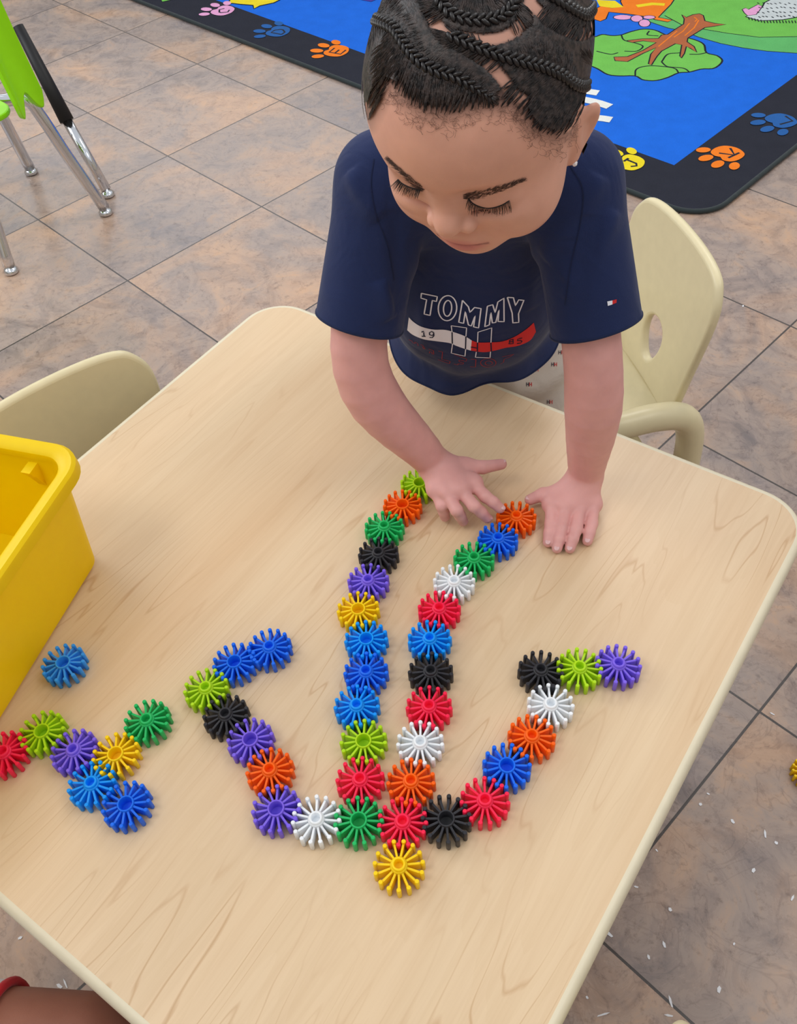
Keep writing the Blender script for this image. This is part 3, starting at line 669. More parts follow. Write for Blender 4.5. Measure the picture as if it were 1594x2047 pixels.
# ears
for sgn in (-1, 1):
    la = np.array([0.017 * sgn, -0.010, 0.0365]); la /= np.linalg.norm(la); lb = np.array([0.60 * sgn, -0.80, 0.0]); lb -= la * (lb @ la); lb /= np.linalg.norm(lb)
    ln_ = np.cross(la, lb); ln_ *= np.sign(ln_ @ np.array([0.6 * sgn, 0.8, 0])); RE = np.stack([la, lb, ln_], 1); ec = np.array([0.0640 * sgn, -0.0045, -0.0340])
    HE(ec, (0.0205, 0.0120, 0.0048), RE, 0.006)
    HE(ec + ln_ * 0.0052 + lb * 0.0008, (0.0145, 0.0076, 0.0044), RE, 0.003, True)
    HE((0.0590 * sgn, 0.003, -0.0515), (0.0042, 0.0055, 0.0060), None, 0.005)
    HE((0.0585 * sgn, -0.002, -0.036), (0.0080, 0.0120, 0.0170), None, 0.006)
# hands
def finger(pts, r0, r1, k=0.004):
    n = len(pts) - 1
    for i in range(n): B.put(cap(pts[i], pts[i + 1], r0 + (r1 - r0) * i / n, r0 + (r1 - r0) * (i + 1) / n), 0.0022 if i else k)
NAILS = []
def hand(wr, palm_c, mcps, pips, tips, thumb, pr=0.0095):
    for i, m in enumerate(mcps):
        B.put(cap(wr, m, 0.0135, pr * (0.92 if i == 3 else 1)), 0.008)
    B.put(cap(mcps[0], mcps[3], pr, pr * 0.9), 0.008)
    B.put(cap(mcps[1], palm_c, pr * 1.05, 0.0120), 0.008)
    for m, p, t in zip(mcps, pips, tips):
        finger([m, p, p + (t - p) * 0.55 + [0, 0, 0.0012], t], 0.0072, 0.0056, 0.0028); NAILS.append((t, t - p))
    B.put(cap(wr + (thumb[0] - wr) * 0.2, thumb[0], 0.012, 0.0095), 0.008)
    finger(thumb, 0.0088, 0.0060, 0.006); NAILS.append((thumb[-1], thumb[-1] - thumb[-2]))
z = TABLE_Z
hand(Lwr, at((1150, 985), z + 0.018), [at((1104, 1008), z + 0.0135), at((1132, 1013), z + 0.0155), at((1160, 1014), z + 0.0145), at((1186, 1008), z + 0.012)],
     [at((1102, 1046), z + 0.0115), at((1123, 1057), z + 0.0125), at((1152, 1058), z + 0.012), at((1183, 1047), z + 0.010)],
     [at((1096, 1084), z + 0.006), at((1114, 1096), z + 0.006), at((1140, 1096), z + 0.006), at((1175, 1081), z + 0.006)],
     [at((1118, 986), z + 0.016), at((1086, 988), z + 0.014), at((1060, 999), z + 0.0115)])
hand(Rwr, at((900, 945), z + 0.042), [at((946, 966), z + 0.036), at((920, 978), z + 0.039), at((892, 984), z + 0.038), at((871, 978), z + 0.035)],
     [at((970, 992), z + 0.034), at((948, 1012), z + 0.034), at((913, 1020), z + 0.032), at((884, 1011), z + 0.028)],
     [at((1000, 1016), z + 0.0245), at((974, 1036), z + 0.014), at((926, 1042), z + 0.010), at((890, 1033), z + 0.009)],
     [at((930, 932), z + 0.040), at((966, 934), z + 0.038), at((1003, 928), z + 0.036)])
BV, BF = B.mesh(); del B
BV = relax(BV, BF, 1, 0.4)
#print('body verts', len(BV))
nt = bpy.data.objects
child = thing('person', 'toddler with braided black hair in navy T-shirt leaning over the table arranging gears', 'person', (0.185, 0.93, 0))
body = fast_mesh('body', BV, BF, M_skin, child)
body_bvh = bvh_of(BV, BF)
def hit(px, tree, maxd=3.0):
    d = ray_dir(px); l, n, i, dist = tree.ray_cast(Vector(CAM), Vector(d), maxd)
    if l is None: return None, None
    n = np.array(n); n = n if n @ d < 0 else -n
    return np.array(l), n

# ---- hair pattern of the head, drawn through points found on the head itself
BR = [[(751, 39), (789, 57), (811, 88), (837, 118), (872, 140), (907, 151), (934, 165), (956, 180), (985, 196)],
      [(903, 72), (951, 94), (995, 110), (1039, 123), (1083, 134), (1118, 149), (1144, 167), (1164, 172), (1180, 158), (1188, 136)],
      [(881, 2), (899, 26), (929, 40), (964, 43), (995, 37), (1017, 22), (1028, 4)],
      [(1096, -6), (1122, 9), (1144, 22), (1166, 31), (1180, 20), (1184, 4)]]
PARTS = [([(859, -10), (862, 25), (872, 48), (890, 66), (920, 84), (951, 108), (982, 132), (1008, 162), (1024, 186), (1046, 200)], 7.0),
         ([(885, 62), (905, 72), (934, 77), (970, 80), (1002, 76), (1030, 62), (1047, 40), (1056, 18), (1062, -10)], 7.0),
         ([(1058, -10), (1064, 8), (1080, 26), (1098, 42), (1127, 60), (1156, 70), (1180, 60), (1192, 46)], 6.0)]
HAIRLINE = [(735, 250), (757, 205), (768, 170), (790, 178), (806, 200), (830, 216), (852, 228), (880, 232), (905, 230), (934, 222), (982, 218), (1015, 214), (1036, 222), (1050, 246), (1075, 268), (1110, 278), (1140, 262), (1152, 236), (1164, 208), (1184, 192), (1215, 180), (1230, -400), (700, -400)]
def seg_dist(Q, poly):
    best = np.full(len(Q), 1e9)
    for a, b in zip(poly[:-1], poly[1:]):
        a = np.array(a, float); ab = np.array(b, float) - a; t = np.clip(((Q - a) @ ab) / (ab @ ab + 1e-9), 0, 1); best = np.minimum(best, np.linalg.norm(Q - (a + t[:, None] * ab), axis=1))
    return best
def inside(Q, poly):
    x, y = Q[:, 0], Q[:, 1]; r = np.zeros(len(Q), bool); n = len(poly)
    for i in range(n):
        x0, y0 = poly[i]; x1, y1 = poly[(i + 1) % n]
        c = ((y0 > y) != (y1 > y)) & (x < (x1 - x0) * (y - y0) / (y1 - y0 + 1e-12) + x0); r ^= c
    return r
me = body.data; NRM = np.zeros(len(BV) * 3, np.float32); me.vertices.foreach_get('normal', NRM); NRM = NRM.reshape(-1, 3)
loc = hlocal(BV); PX = project(BV); vis = ((CAM - BV) * NRM).sum(1) > -0.02 * 0
on_head = (loc[:, 2] > -0.105) & (np.linalg.norm(loc, axis=1) < 0.125)
view = ((CAM - BV) * NRM).sum(1) / np.linalg.norm(CAM - BV, axis=1)
ins = inside(PX, HAIRLINE)
ear_near = (np.abs(loc[:, 0]) > 0.0655) & (loc[:, 2] < -0.004) & (loc[:, 1] > -0.032)
ey = np.abs(loc[:, 0]) > 0.064
back = (view <= 0.12) & (loc[:, 2] > -0.062 + 0.3 * np.maximum(loc[:, 1] + 0.03, 0)) & ((loc[:, 1] < 0.004) | ((loc[:, 2] > 0.018) & (loc[:, 1] < 0.06)))
scalp = on_head & ~ear_near & (((view > 0.12) & ins) | back)
sd = np.full(len(BV), 99.0); vm = on_head & (view > 0.0)
for poly, wd in PARTS:
    sd[vm] = np.minimum(sd[vm], seg_dist(PX[vm], spline(poly, 60)) - wd)
# tints
def S(*c): return np.array(srgb(*c))
skin = S(222, 168, 147); arm = S(222, 166, 161)
tint = np.tile(skin, (len(BV), 1)); tint[~on_head] = arm
def blend(mask_w, colr):
    global tint; tint = tint * (1 - mask_w[:, None]) + np.array(colr) * mask_w[:, None]
lipd = np.sqrt((loc[:, 0] / 0.018) ** 2 + ((loc[:, 2] + 0.0700) / 0.0075) ** 2) + 10 * (loc[:, 1] < 0.05)
blend(on_head * np.clip(1.5 - 1.2 * lipd, 0, 0.75), S(206, 122, 118))
blend(on_head * np.clip(1.0 - np.abs(loc[:, 2] + 0.0697 - 0.010 * np.abs(loc[:, 0])) / 0.0016, 0, 0.65) * (np.abs(loc[:, 0]) < 0.020) * (loc[:, 1] > 0.05), S(120, 62, 60))  # mouth line: shade of the crease between the lips, painted into the tint
for sgn in (-1, 1): blend(on_head * np.clip(1.1 - np.linalg.norm((loc - np.array([0.0275 * sgn, 0.066, -0.019])) / [0.017, 0.02, 0.010], axis=1), 0, 0.35), S(200, 146, 124))
for t, d in NAILS: blend(np.clip(1.6 - np.linalg.norm(BV - t, axis=1) / 0.0075, 0, 0.5), S(206, 150, 146))
hl_soft = np.zeros(len(BV)); hd = seg_dist(PX[vm], HAIRLINE[:21]); si = np.where(ins[vm], hd, -hd); hl_soft[vm] = np.clip((si + 26) / 46, 0, 1)
sw = np.where((view > 0.12) & on_head, hl_soft, scalp.astype(float)) * (~ear_near) * on_head
part_w = np.clip(sd / 7.0, 0.0, 1.0)
blend(sw * (0.25 + 0.6 * part_w), S(58, 46, 46))
ca = me.color_attributes.new('tint', 'FLOAT_COLOR', 'POINT'); ca.data.foreach_set('color', np.concatenate([tint, np.ones((len(tint), 1))], 1).astype(np.float32).ravel())

# ---- hair: close-lying cap with open partings plus strands combed into the braids
HLs = spline(HAIRLINE[:21], 120)
hm = scalp & (sd > 4.0)
hm &= ~((view > 0.12) & (seg_dist(PX, HAIRLINE[:21]) < np.where((PX[:, 0] > 800) & (PX[:, 0] < 1015), 34, 16)))
keep = hm[BF].all(1); used = np.unique(BF[keep]); remap = np.full(len(BV), -1); remap[used] = np.arange(len(used))
edge_w = np.clip(np.minimum(sd[used], 12) / 12, 0, 1) * 0.0014 + 0.0003
HV = BV[used] + NRM[used] * edge_w[:, None]; HF_ = remap[BF[keep]]
mbh = MB()
def bez_strand(ps, r, seg=3): mbh.tube(ps, r, seg, cap=False)
bp_all = [np.array(spline(b, 60)) for b in BR]
cand = 0; made = 0
while made < 9000 and cand < 46000:
    cand += 1
    q = np.array([random.uniform(738, 1200), random.uniform(-60, 285)])
    if not inside(q[None], HAIRLINE)[0]: continue
    dpart = min(seg_dist(q[None], p)[0] - w_ for p, w_ in PARTS); dline = seg_dist(q[None], HAIRLINE[:21])[0]
    if dpart < 1.5: continue
    ph_ = math.sin(q[0] * 0.62 + 0.25 * q[1] + 2 * math.sin(q[0] * 0.07)); lim_ = min(dpart / 22, dline / 40)
    if ph_ > 0.1 + 2.2 * lim_ - 0.6: continue
    ds = [np.linalg.norm(b - q, axis=1) for b in bp_all]; k = int(np.argmin([d.min() for d in ds])); j = int(ds[k].argmin())
    if q[1] > 175 and q[0] > 1000: k = 1; j = int(np.linalg.norm(bp_all[1] - (q + [40, -80]), axis=1).argmin())
    j2 = min(len(bp_all[k]) - 1, j + 3); tgt = bp_all[k][j2] if k != 0 else bp_all[k][max(0, j - 3)]
    d = tgt - q; L = np.linalg.norm(d)
    if L < 5: continue
    step = min(L, random.uniform(24, 44)); d = d / L
    side = np.array([-d[1], d[0]]) * random.uniform(-2.2, 2.2)
    pts = []
    for t in (0, 0.35, 0.7, 1.0):
        l, n = hit(q + d * step * t + side * math.sin(t * PI), body_bvh, 1.2)
        if l is None or np.linalg.norm(l - HC) > 0.13: break
        pts.append(l + n * (0.0003 + 0.0016 * math.sin(min(t + 0.1, 1) * PI * 0.6)))
    if len(pts) == 4 and max(np.linalg.norm(pts[i + 1] - pts[i]) for i in range(3)) < 0.02:
        mbh.tube(pts, [0.0002, 0.0004, 0.00042, 0.0002], 3, cap=False); made += 1
# fine loose baby hairs along the hairline
mbb = MB()
for i in range(330):
    b = HLs[random.randrange(10, 100)]; q = np.array(b) + [random.uniform(-10, 10), random.uniform(-8, 34)]
    a = random.uniform(0, 2 * PI); cur = random.uniform(-1.1, 1.1); pts = []
    for t in range(5):
        l, n = hit(q, body_bvh, 1.2)
        if l is None or np.linalg.norm(l - HC) > 0.13: break
        pts.append(l + n * 0.0006); q = q + 4.5 * np.array([math.cos(a), math.sin(a)]); a += cur
    if len(pts) == 5: mbb.tube(pts, 0.00007, 3, cap=False)
mbb.build('baby_hair', M_brow, child)
n0 = len(HV); SV = np.array(mbh.V); allV = np.concatenate([HV, SV]); allF = np.concatenate([HF_, np.array(mbh.F) + n0])
hair = fast_mesh('hair', allV, allF, M_hair, child)
hb = NT(M_hair); co = hb.n('ShaderNodeTexCoord').outputs['Object']
nz = hb.n('ShaderNodeTexNoise', inp={'Vector': co, 'Scale': 700.0, 'Detail': 3.0}).outputs[0]; hb.bump(nz, 0.6, 0.0008)
nz2 = hb.n('ShaderNodeTexNoise', inp={'Vector': co, 'Scale': 260.0, 'Detail': 4.0}).outputs[0]
hb.link(hb.ramp(nz2, [(0.40, (0.010, 0.008, 0.009)), (0.62, (0.052, 0.037, 0.034))]), hb.b.inputs['Base Color'])
for b in BR:
    P = []
    for q in spline(b, 90):
        l, n = hit(q, body_bvh, 1.2)
        if l is not None and np.linalg.norm(l - HC) < 0.13: P.append((l, n))
    # resample evenly
    pts = np.array([p[0] for p in P]); nn = np.array([p[1] for p in P]); s_ = np.concatenate([[0], np.cumsum(np.linalg.norm(np.diff(pts, axis=0), axis=1))])
    mb = MB(); N_ = int(s_[-1] / 0.0022); tot = s_[-1]
    for i in range(N_ + 1):
        sx = tot * i / N_; p = np.array([np.interp(sx, s_, pts[:, a]) for a in range(3)]); n = np.array([np.interp(sx, s_, nn[:, a]) for a in range(3)]); n /= np.linalg.norm(n)
        p2 = np.array([np.interp(min(sx + 0.002, tot), s_, pts[:, a]) for a in range(3)]); p1 = np.array([np.interp(max(sx - 0.002, 0), s_, pts[:, a]) for a in range(3)])
        t = p2 - p1; t /= np.linalg.norm(t); s2 = np.cross(n, t); s2 /= np.linalg.norm(s2); sg = 1 if i % 2 else -1
        fat = 1.0 - 0.45 * max(0, (i / N_ - 0.8) / 0.2) if b is BR[0] else 1.0
        ax = t * 0.80 + s2 * sg * 0.60; ax /= np.linalg.norm(ax); bx = np.cross(n, ax); bx /= np.linalg.norm(bx); n2 = np.cross(ax, bx)
        mb.ellipsoid(p + n * 0.0022 + s2 * sg * 0.0015 * fat, np.stack([ax, bx, n2], 1), (0.0037 * fat, 0.0016 * fat, 0.0020 * fat), 8, 6)
    mb.build('braid', M_braid, child)
# ---- brows and lashes
def hairs(name, roots, dirs, L, r, m, lift):
    mb = MB()
    for q, d in zip(roots, dirs):
        pts = []
        for t in (0, 0.33, 0.66, 1.0):
            l, n = hit(np.array(q) + np.array(d) * L * t, body_bvh, 1.2)
            if l is None or np.linalg.norm(l - HC) > 0.13: break
            pts.append(l + n * (0.0003 + lift * t))
        if len(pts) == 4 and max(np.linalg.norm(pts[i + 1] - pts[i]) for i in range(3)) < 0.012: mb.tube(pts, [r, r, r * 0.8, r * 0.3], 4, cap=False)
    if mb.V: return mb.build(name, m, child)
def brow(line, wd):
    P = np.array(spline(line, 100)); R_ = []; D_ = []
    for i in range(460):
        t = random.random(); j = int(t * 98); d = P[j + 1] - P[j]; d /= np.linalg.norm(d); nn_ = np.array([-d[1], d[0]])
        w_ = wd * (1 - 0.75 * t) * min(1, 0.45 + 3 * t); R_.append(P[j] + nn_ * random.uniform(-0.5, 0.5) * w_); D_.append(d + nn_ * random.uniform(-0.7, 0.2))
    hairs('eyebrow', R_, D_, 8, 0.00009, M_brow, 0.0003)
brow([(926, 393), (950, 391), (985, 382), (1020, 370), (1050, 358)], 19); brow([(848, 381), (832, 368), (812, 350), (792, 332), (777, 316)], 15)
def lashes(line, Ll):
    P = np.array(spline(line, 100)); R_ = []; D_ = []
    for i in range(62):
        t = i / 62; j = int(t * 98); d = P[j + 1] - P[j]; d /= np.linalg.norm(d); R_.append(P[j]); D_.append(np.array([0.25 * (t - 0.5) * 3 + random.uniform(-0.35, 0.35), 1.0]) * random.uniform(0.6, 1.08))
    o = hairs('eyelashes', R_, D_, Ll, 0.00017, M_lash, 0.0042)
    pts = []
    for q in P[::4]:
        l, n = hit(q, body_bvh, 1.2)
        if l is not None and np.linalg.norm(l - HC) < 0.13: pts.append(l + n * 0.0001)
    mb = MB(); mb.tube(pts, [0.0003] + [0.00045] * (len(pts) - 2) + [0.0002], 5); mb.build('lash_line', M_lash, child)
lashes([(937, 396), (944, 405), (957, 412), (974, 416), (991, 414), (1007, 408), (1021, 399)], 13)
lashes([(796, 358), (804, 366), (817, 373), (831, 377), (843, 379)], 12)
# nails
for t, d in NAILS:
    d = d / np.linalg.norm(d); up = np.array([0, 0, 1.0]) - d * d[2]; up /= np.linalg.norm(up); s2 = np.cross(d, up)
    mb = MB(); mb.ellipsoid(t + up * 0.0046 + d * 0.0012, np.stack([d, s2, up], 1), (0.0036, 0.0029, 0.0009), 14, 8); mb.build('fingernail', M_nail, child)
# ear stud
e = hw(0.0615, 0.0060, -0.0545); mb = MB(); mb.ellipsoid(e, np.eye(3), (0.0022, 0.0022, 0.0022), 8, 5); mb.build('ear_stud', M_gem, child, smooth=False)

# ------------------------------------------------------------------ T-shirt
FD = np.array([BLAT[1], -BLAT[0], 0.0]); FD /= np.linalg.norm(FD)
Sf = Field((-0.14, 0.56, 0.42), (0.34, 1.08, 0.90), 0.0022)
HEMC = np.array([0.118, 0.895, 0.50])
Sf.put(frus(NB + np.array([0, 0.012, -0.035]), HEMC, BLAT, (0.092, 0.060), (0.108, 0.088)), 0.02)
Sf.put(cap(Rsh + [0.0, 0.004, 0.0], Lsh + [0.0, 0.004, 0.0], 0.038, 0.038), 0.03)
Sf.put(ell((NB + HEMC) / 2 + FD * 0.03 + [0, 0, -0.01], (0.092, 0.062, 0.11)), 0.04)
Sf.put(ell(HEMC + FD * 0.045 + np.array([-0.010, 0, 0.0]), (0.098, 0.062, 0.060)), 0.03)
Sf.put(ell(HEMC + FD * 0.055 + BLAT * 0.055 + np.array([0, 0, -0.01]), (0.050, 0.045, 0.050)), 0.03)
Sf.put(ell(HEMC + FD * 0.075 + np.array([-0.028, 0, -0.02]), (0.050, 0.042, 0.050)), 0.03)
cuffs = []
for sh, el, out in ((Rsh, Relb, -1), (Lsh, Lelb, 1)):
    d = (el - sh) / np.linalg.norm(el - sh); e = sh + (el - sh) * 0.74; lat = BLAT * out
    Sf.put(cap(sh + lat * 0.002, e + lat * 0.008 + d * 0.02, 0.040, 0.0425), 0.020)
    cuffs.append((e, d, lat))
Sf.put(cap(NB + [0, 0.012, 0.0], NB + [0.002, -0.004, 0.028], 0.052, 0.046), 0.03)
TV, TF = Sf.mesh(); del Sf
TV = relax(TV, TF, 3, 0.5)
# cloth folds
def folds(P):
    d = np.zeros(len(P))
    def ridge(a, b, wd, h):
        a = np.array(a); b = np.array(b); t, dist = seg_t(P, a, b); return h * np.exp(-(dist / wd) ** 2) * np.sin(np.clip(t, 0, 1) * PI) ** 0.5
    r_ = lambda px, dz: at(px, dz)
    for a, b, h in (((1200, 350), (1090, 520), 0.004), ((1230, 420), (1130, 600), 0.0035), ((1180, 430), (1150, 640), -0.003), ((700, 340), (760, 440), 0.003), ((650, 480), (770, 460), -0.0025), ((790, 420), (800, 620), -0.005),
                    ((760, 560), (780, 640), 0.003), ((1090, 420), (1060, 620), 0.003), ((830, 480), (850, 700), 0.0025), ((1130, 560), (1080, 730), -0.004)):
        for q0 in (0,):
            A_ = hit_s(a); B_ = hit_s(b)
            if A_ is not None and B_ is not None: d += ridge(A_, B_, 0.009, h)
    d = np.where(d > 0, d * 1.9, d * 0.6)
    x = P @ BLAT; ph = x * 95 + 1.5 * np.sin(P[:, 2] * 17); d += 0.0022 * np.sin(ph) * np.clip((0.62 - P[:, 2]) / 0.12, 0, 1)
    return d
t_bvh = bvh_of(TV, TF)
def hit_s(px): return hit(px, t_bvh)[0]
def vnormals(V, F):
    n = np.cross(V[F[:, 2]] - V[F[:, 0]], V[F[:, 3]] - V[F[:, 1]]); N = np.zeros_like(V)
    for k in range(4):
        for a in range(3): N[:, a] += np.bincount(F[:, k], n[:, a], len(V))
    return N / (np.linalg.norm(N, axis=1)[:, None] + 1e-12)
TV = TV + vnormals(TV, TF) * folds(TV)[:, None]
shirt = fast_mesh('shirt', TV, TF, M_navy, child)
off = np.array(world_loc(child))
b = bmesh.new(); b.from_mesh(shirt.data)
def cut(co, no, cond):
    co = Vector(co - off); no = Vector(no)
    fs = [f for f in b.faces if cond(np.array(f.calc_center_median()) + off)]
    vs = {v for f in fs for v in f.verts}; es = {e for f in fs for e in f.edges}
    bmesh.ops.bisect_plane(b, geom=list(vs) + list(es) + fs, dist=1e-6, plane_co=co, plane_no=no)
    dead = [f for f in b.faces if (f.calc_center_median() - co).dot(no) > 0 and cond(np.array(f.calc_center_median()) + off)]
    bmesh.ops.delete(b, geom=dead, context='FACES')
for (e, d, lat) in cuffs:
    cut(e, d + lat * 0.10, lambda c, e=e, d=d, lat=lat: np.linalg.norm((c - e - lat * 0.012) - d * ((c - e) @ d)) < 0.058 and abs((c - e) @ d) < 0.10 and ((c - e) @ lat) > -0.040)
NKC = NB + np.array([0.0, 0.0, 0.006]); NKN = np.array([-0.06, -0.45, 0.89]); NKN /= np.linalg.norm(NKN)
cut(NKC + NKN * 0.018, NKN, lambda c: np.linalg.norm(c - NKC) < 0.085)
HP = [at((885, 775), 0.500), at((775, 655), 0.535), at((1150, 700), 0.520)]
hn = np.cross(HP[1] - HP[0], HP[2] - HP[0]); hn /= np.linalg.norm(hn); hn = -hn if hn[2] > 0 else hn
cut(HP[0], hn, lambda c: c[2] < 0.60 and np.linalg.norm(c[:2] - HEMC[:2]) < 0.19 and min(np.linalg.norm(c - Relb), np.linalg.norm(c - Lelb)) > 0.045)
bmesh.ops.recalc_face_normals(b, faces=b.faces[:])
b.to_mesh(shirt.data); b.free()
for p in shirt.data.polygons: p.use_smooth = True
# edges where cloth ends: rings of the cuffs, hem and neck
def boundary_loops(o):
    b = bmesh.new(); b.from_mesh(o.data); es = {e for e in b.edges if e.is_boundary}; loops = []
    while es:
        e = es.pop(); loop = [e.verts[0], e.verts[1]]
        while True:
            nx = next((x for x in loop[-1].link_edges if x in es), None)
            if nx is None: break
            es.discard(nx); loop.append(nx.other_vert(loop[-1]))
        if len(loop) > 25: loops.append(np.array([v.co[:] for v in loop]) + off)
    b.free(); return loops
LOOPS = boundary_loops(shirt)
b = bmesh.new(); b.from_mesh(shirt.data); tmpV = np.array([v.co[:] for v in b.verts]) + off; tmpF = [tuple(v.index for v in f.verts) for f in b.faces]; b.free()
s_bvh = BVHTree.FromPolygons([tuple(v) for v in tmpV], tmpF)
sm = shirt.modifiers.new('cloth_thickness', 'SOLIDIFY'); sm.thickness = 0.0018; sm.offset = -1
for L_ in LOOPS:
    c = L_.mean(0); nm = 'collar' if np.linalg.norm(c - NKC) < 0.06 else 'hem_band'
    n = len(L_) - 1; K = L_[:-1].copy()
    for _ in range(12): K = (np.roll(K, 1, 0) + K + np.roll(K, -1, 0)) / 3
    K = K[::3]; K = np.concatenate([K, K[:2]])
    if nm == 'collar':
        mb = MB(); V = []; F = []
        prof_ = [(0.0015, -0.004), (0.0022, 0.004), (-0.002, 0.013), (-0.004, 0.0125), (-0.001, 0.003)]
        m_ = len(K) - 1
        for dr, dz in prof_:
            for p in K[:-1]:
                o_ = p - c; o_ = o_ - NKN * (o_ @ NKN); o_ /= np.linalg.norm(o_); V.append(p + o_ * dr + NKN * dz)
        for i in range(len(prof_) - 1): F += [(i * m_ + k, i * m_ + (k + 1) % m_, (i + 1) * m_ + (k + 1) % m_, (i + 1) * m_ + k) for k in range(m_)]
        mb.add(V, F); mb.build('collar', M_navy2, shirt)
    else:
        mb = MB(); mb.tube(K, 0.0013, 6, cap=False); mb.build('hem_band', M_navy2, shirt)
SEAMS = 1
# ---- print on the chest: strokes laid on the cloth
OFFN = 0.0007
def on_cloth(px, tree=None, lift=OFFN):
    l, n = hit(px, tree or s_bvh, 3); return (None, None) if l is None else (l + n * lift, n)
def dense(poly, step=3.0, closed=False):
    poly = [np.array(p, float) for p in poly] + ([np.array(poly[0], float)] if closed else []); out = []
    for a, c in zip(poly[:-1], poly[1:]):
        n = max(1, int(np.linalg.norm(c - a) / step)); out += [a + (c - a) * i / n for i in range(n)]
    return out + [poly[-1]]
def cloth_stroke(mb, poly, wd, closed=True, tree=None, lift=OFFN, mi=0):
    P = dense(poly, 3.0, closed); H = [on_cloth(p, tree, lift) for p in P]; H = [h for h in H if h[0] is not None]
    if len(H) < 2: return
    V = []; F = []
    for i, (l, n) in enumerate(H):
        a = H[max(i - 1, 0)][0]; c = H[min(i + 1, len(H) - 1)][0]; t = c - a; s_ = np.cross(n, t); s_ /= (np.linalg.norm(s_) + 1e-12); V += [l + s_ * wd / 2, l - s_ * wd / 2]
    for i in range(len(H) - 1):
        if np.linalg.norm(H[i + 1][0] - H[i][0]) < 0.02: F.append((2 * i, 2 * i + 1, 2 * i + 3, 2 * i + 2))
    mb.add(V, F, mi)
def cloth_strip(mb, top, bot, n, m, mi=0, tree=None, lift=OFFN):
    T = spline(top, n); Bt = spline(bot, n); V = []; F = []; ok = True
    for i in range(n):
        for j in range(m):
            l, _ = on_cloth(T[i] * (1 - j / (m - 1)) + Bt[i] * j / (m - 1), tree, lift)
            if l is None: return
            V.append(l)
    for i in range(n - 1):
        for j in range(m - 1): F.append((i * m + j, (i + 1) * m + j, (i + 1) * m + j + 1, i * m + j + 1))
    mb.add(V, F, mi)
z7 = lambda pts: [(780 + x / 4.688, 560 + y / 4.688) for x, y in pts]
def ellp(cx, cy, a, b_, th=0, n=30): return [(cx + a * math.cos(t) * math.cos(th) - b_ * math.sin(t) * math.sin(th), cy + a * math.cos(t) * math.sin(th) + b_ * math.sin(t) * math.cos(th)) for t in np.linspace(0, 2 * PI, n)[:-1]]
for g in ([(748, 318), (742, 370), (752, 430), (775, 490), (788, 560)], [(1140, 330), (1166, 380), (1160, 450), (1142, 530), (1130, 610)]  ):
    mb = MB(); cloth_stroke(mb, spline(g, 30), 0.0009, False)
    mb.build('seam', M_navy2, shirt)
mb = MB(); W1 = 0.0014
for g in ([(297, 120), (445, 150), (437, 195), (398, 187), (376, 326), (322, 314), (345, 180), (293, 165)], ellp(540, 258, 86, 118, 0.08), ellp(541, 260, 38, 74, 0.08),
          [(680, 185), (735, 245), (750, 298), (792, 252), (853, 262), (830, 443), (783, 433), (797, 330), (762, 425), (735, 415), (706, 290), (690, 400), (645, 390)],
          [(912, 240), (962, 226), (985, 300), (1010, 200), (1066, 165), (1068, 385), (1012, 383), (1020, 275), (990, 392), (958, 396), (945, 300), (930, 415), (888, 432)],
          [(1098, 157), (1155, 160), (1175, 235), (1205, 180), (1254, 185), (1203, 310), (1205, 392), (1150, 396), (1143, 305)]): cloth_stroke(mb, z7(g), W1)
mb.build('chest_lettering', M_white, shirt)
mb = MB()
cloth_strip(mb, z7([(180, 345), (220, 385), (290, 430), (400, 458), (520, 462), (620, 490), (700, 520), (766, 560)]), z7([(165, 465), (220, 510), (320, 550), (440, 568), (560, 585), (620, 610), (690, 635), (757, 655)]), 34, 7)
mb.build('white_ribbon_print', M_white, shirt)
mb = MB()
cloth_strip(mb, z7([(766, 560), (830, 580), (950, 578), (1050, 570), (1160, 530), (1270, 460), (1345, 395)]), z7([(757, 655), (880, 670), (980, 655), (1080, 630), (1200, 610), (1310, 560), (1365, 480)]), 34, 7)
mb.build('red_ribbon_print', M_red, shirt)
mb = MB(); L2_ = 0.0011
for g in ([(575, 420), (718, 440), (712, 520)], [(575, 420), (583, 480)], [(588, 588), (576, 676), (703, 705), (710, 640)], [(820, 577), (824, 480), (952, 440), (944, 577)], [(808, 665), (800, 715), (935, 720), (940, 662)]):
    cloth_stroke(mb, z7(g), 0.0010, False, lift=L2_)
mb.build('bar_print', M_white, shirt)
mb = MB()
for g in ([(583, 480), (586, 588)], [(712, 522), (708, 638)], [(820, 577), (818, 660)], [(944, 577), (948, 660)], [(757, 620), (820, 632)], [(300, 482), (318, 472), (322, 520)], [(302, 520), (336, 520)],
          [(412, 500), (396, 512), (372, 506), (370, 486), (392, 474), (410, 486), (412, 515), (396, 532), (372, 530)],
          [(1120, 556), (1150, 548), (1150, 566), (1118, 574), (1112, 590), (1150, 590), (1152, 568), (1120, 574), (1118, 556)], [(1236, 535), (1196, 546), (1192, 562), (1222, 560), (1234, 568), (1222, 584), (1186, 588)]):
    cloth_stroke(mb, z7(g), 0.0013, False, lift=L2_)
mb.build('number_print', M_dark, shirt)
mb = MB()
for g in ([(362, 640), (408, 655), (412, 690), (398, 688), (392, 668), (375, 664), (370, 680)], [(455, 660), (494, 668), (488, 738), (566, 756), (558, 778), (452, 740)], [(603, 690), (720, 735), (712, 756), (650, 742), (648, 758), (690, 770), (684, 782), (640, 778), (636, 790), (600, 780)],
          [(757, 735), (805, 738), (800, 810), (750, 806)], [(180, 555), (210, 565), (215, 582), (240, 590), (236, 575), (262, 588), (268, 612)], [(290, 600), (310, 606), (330, 640), (318, 640), (305, 618)],
          [(1050, 715), (1160, 690), (1120, 715), (1068, 735), (1062, 765), (1035, 780)]): cloth_stroke(mb, z7(g), 0.0008, False)
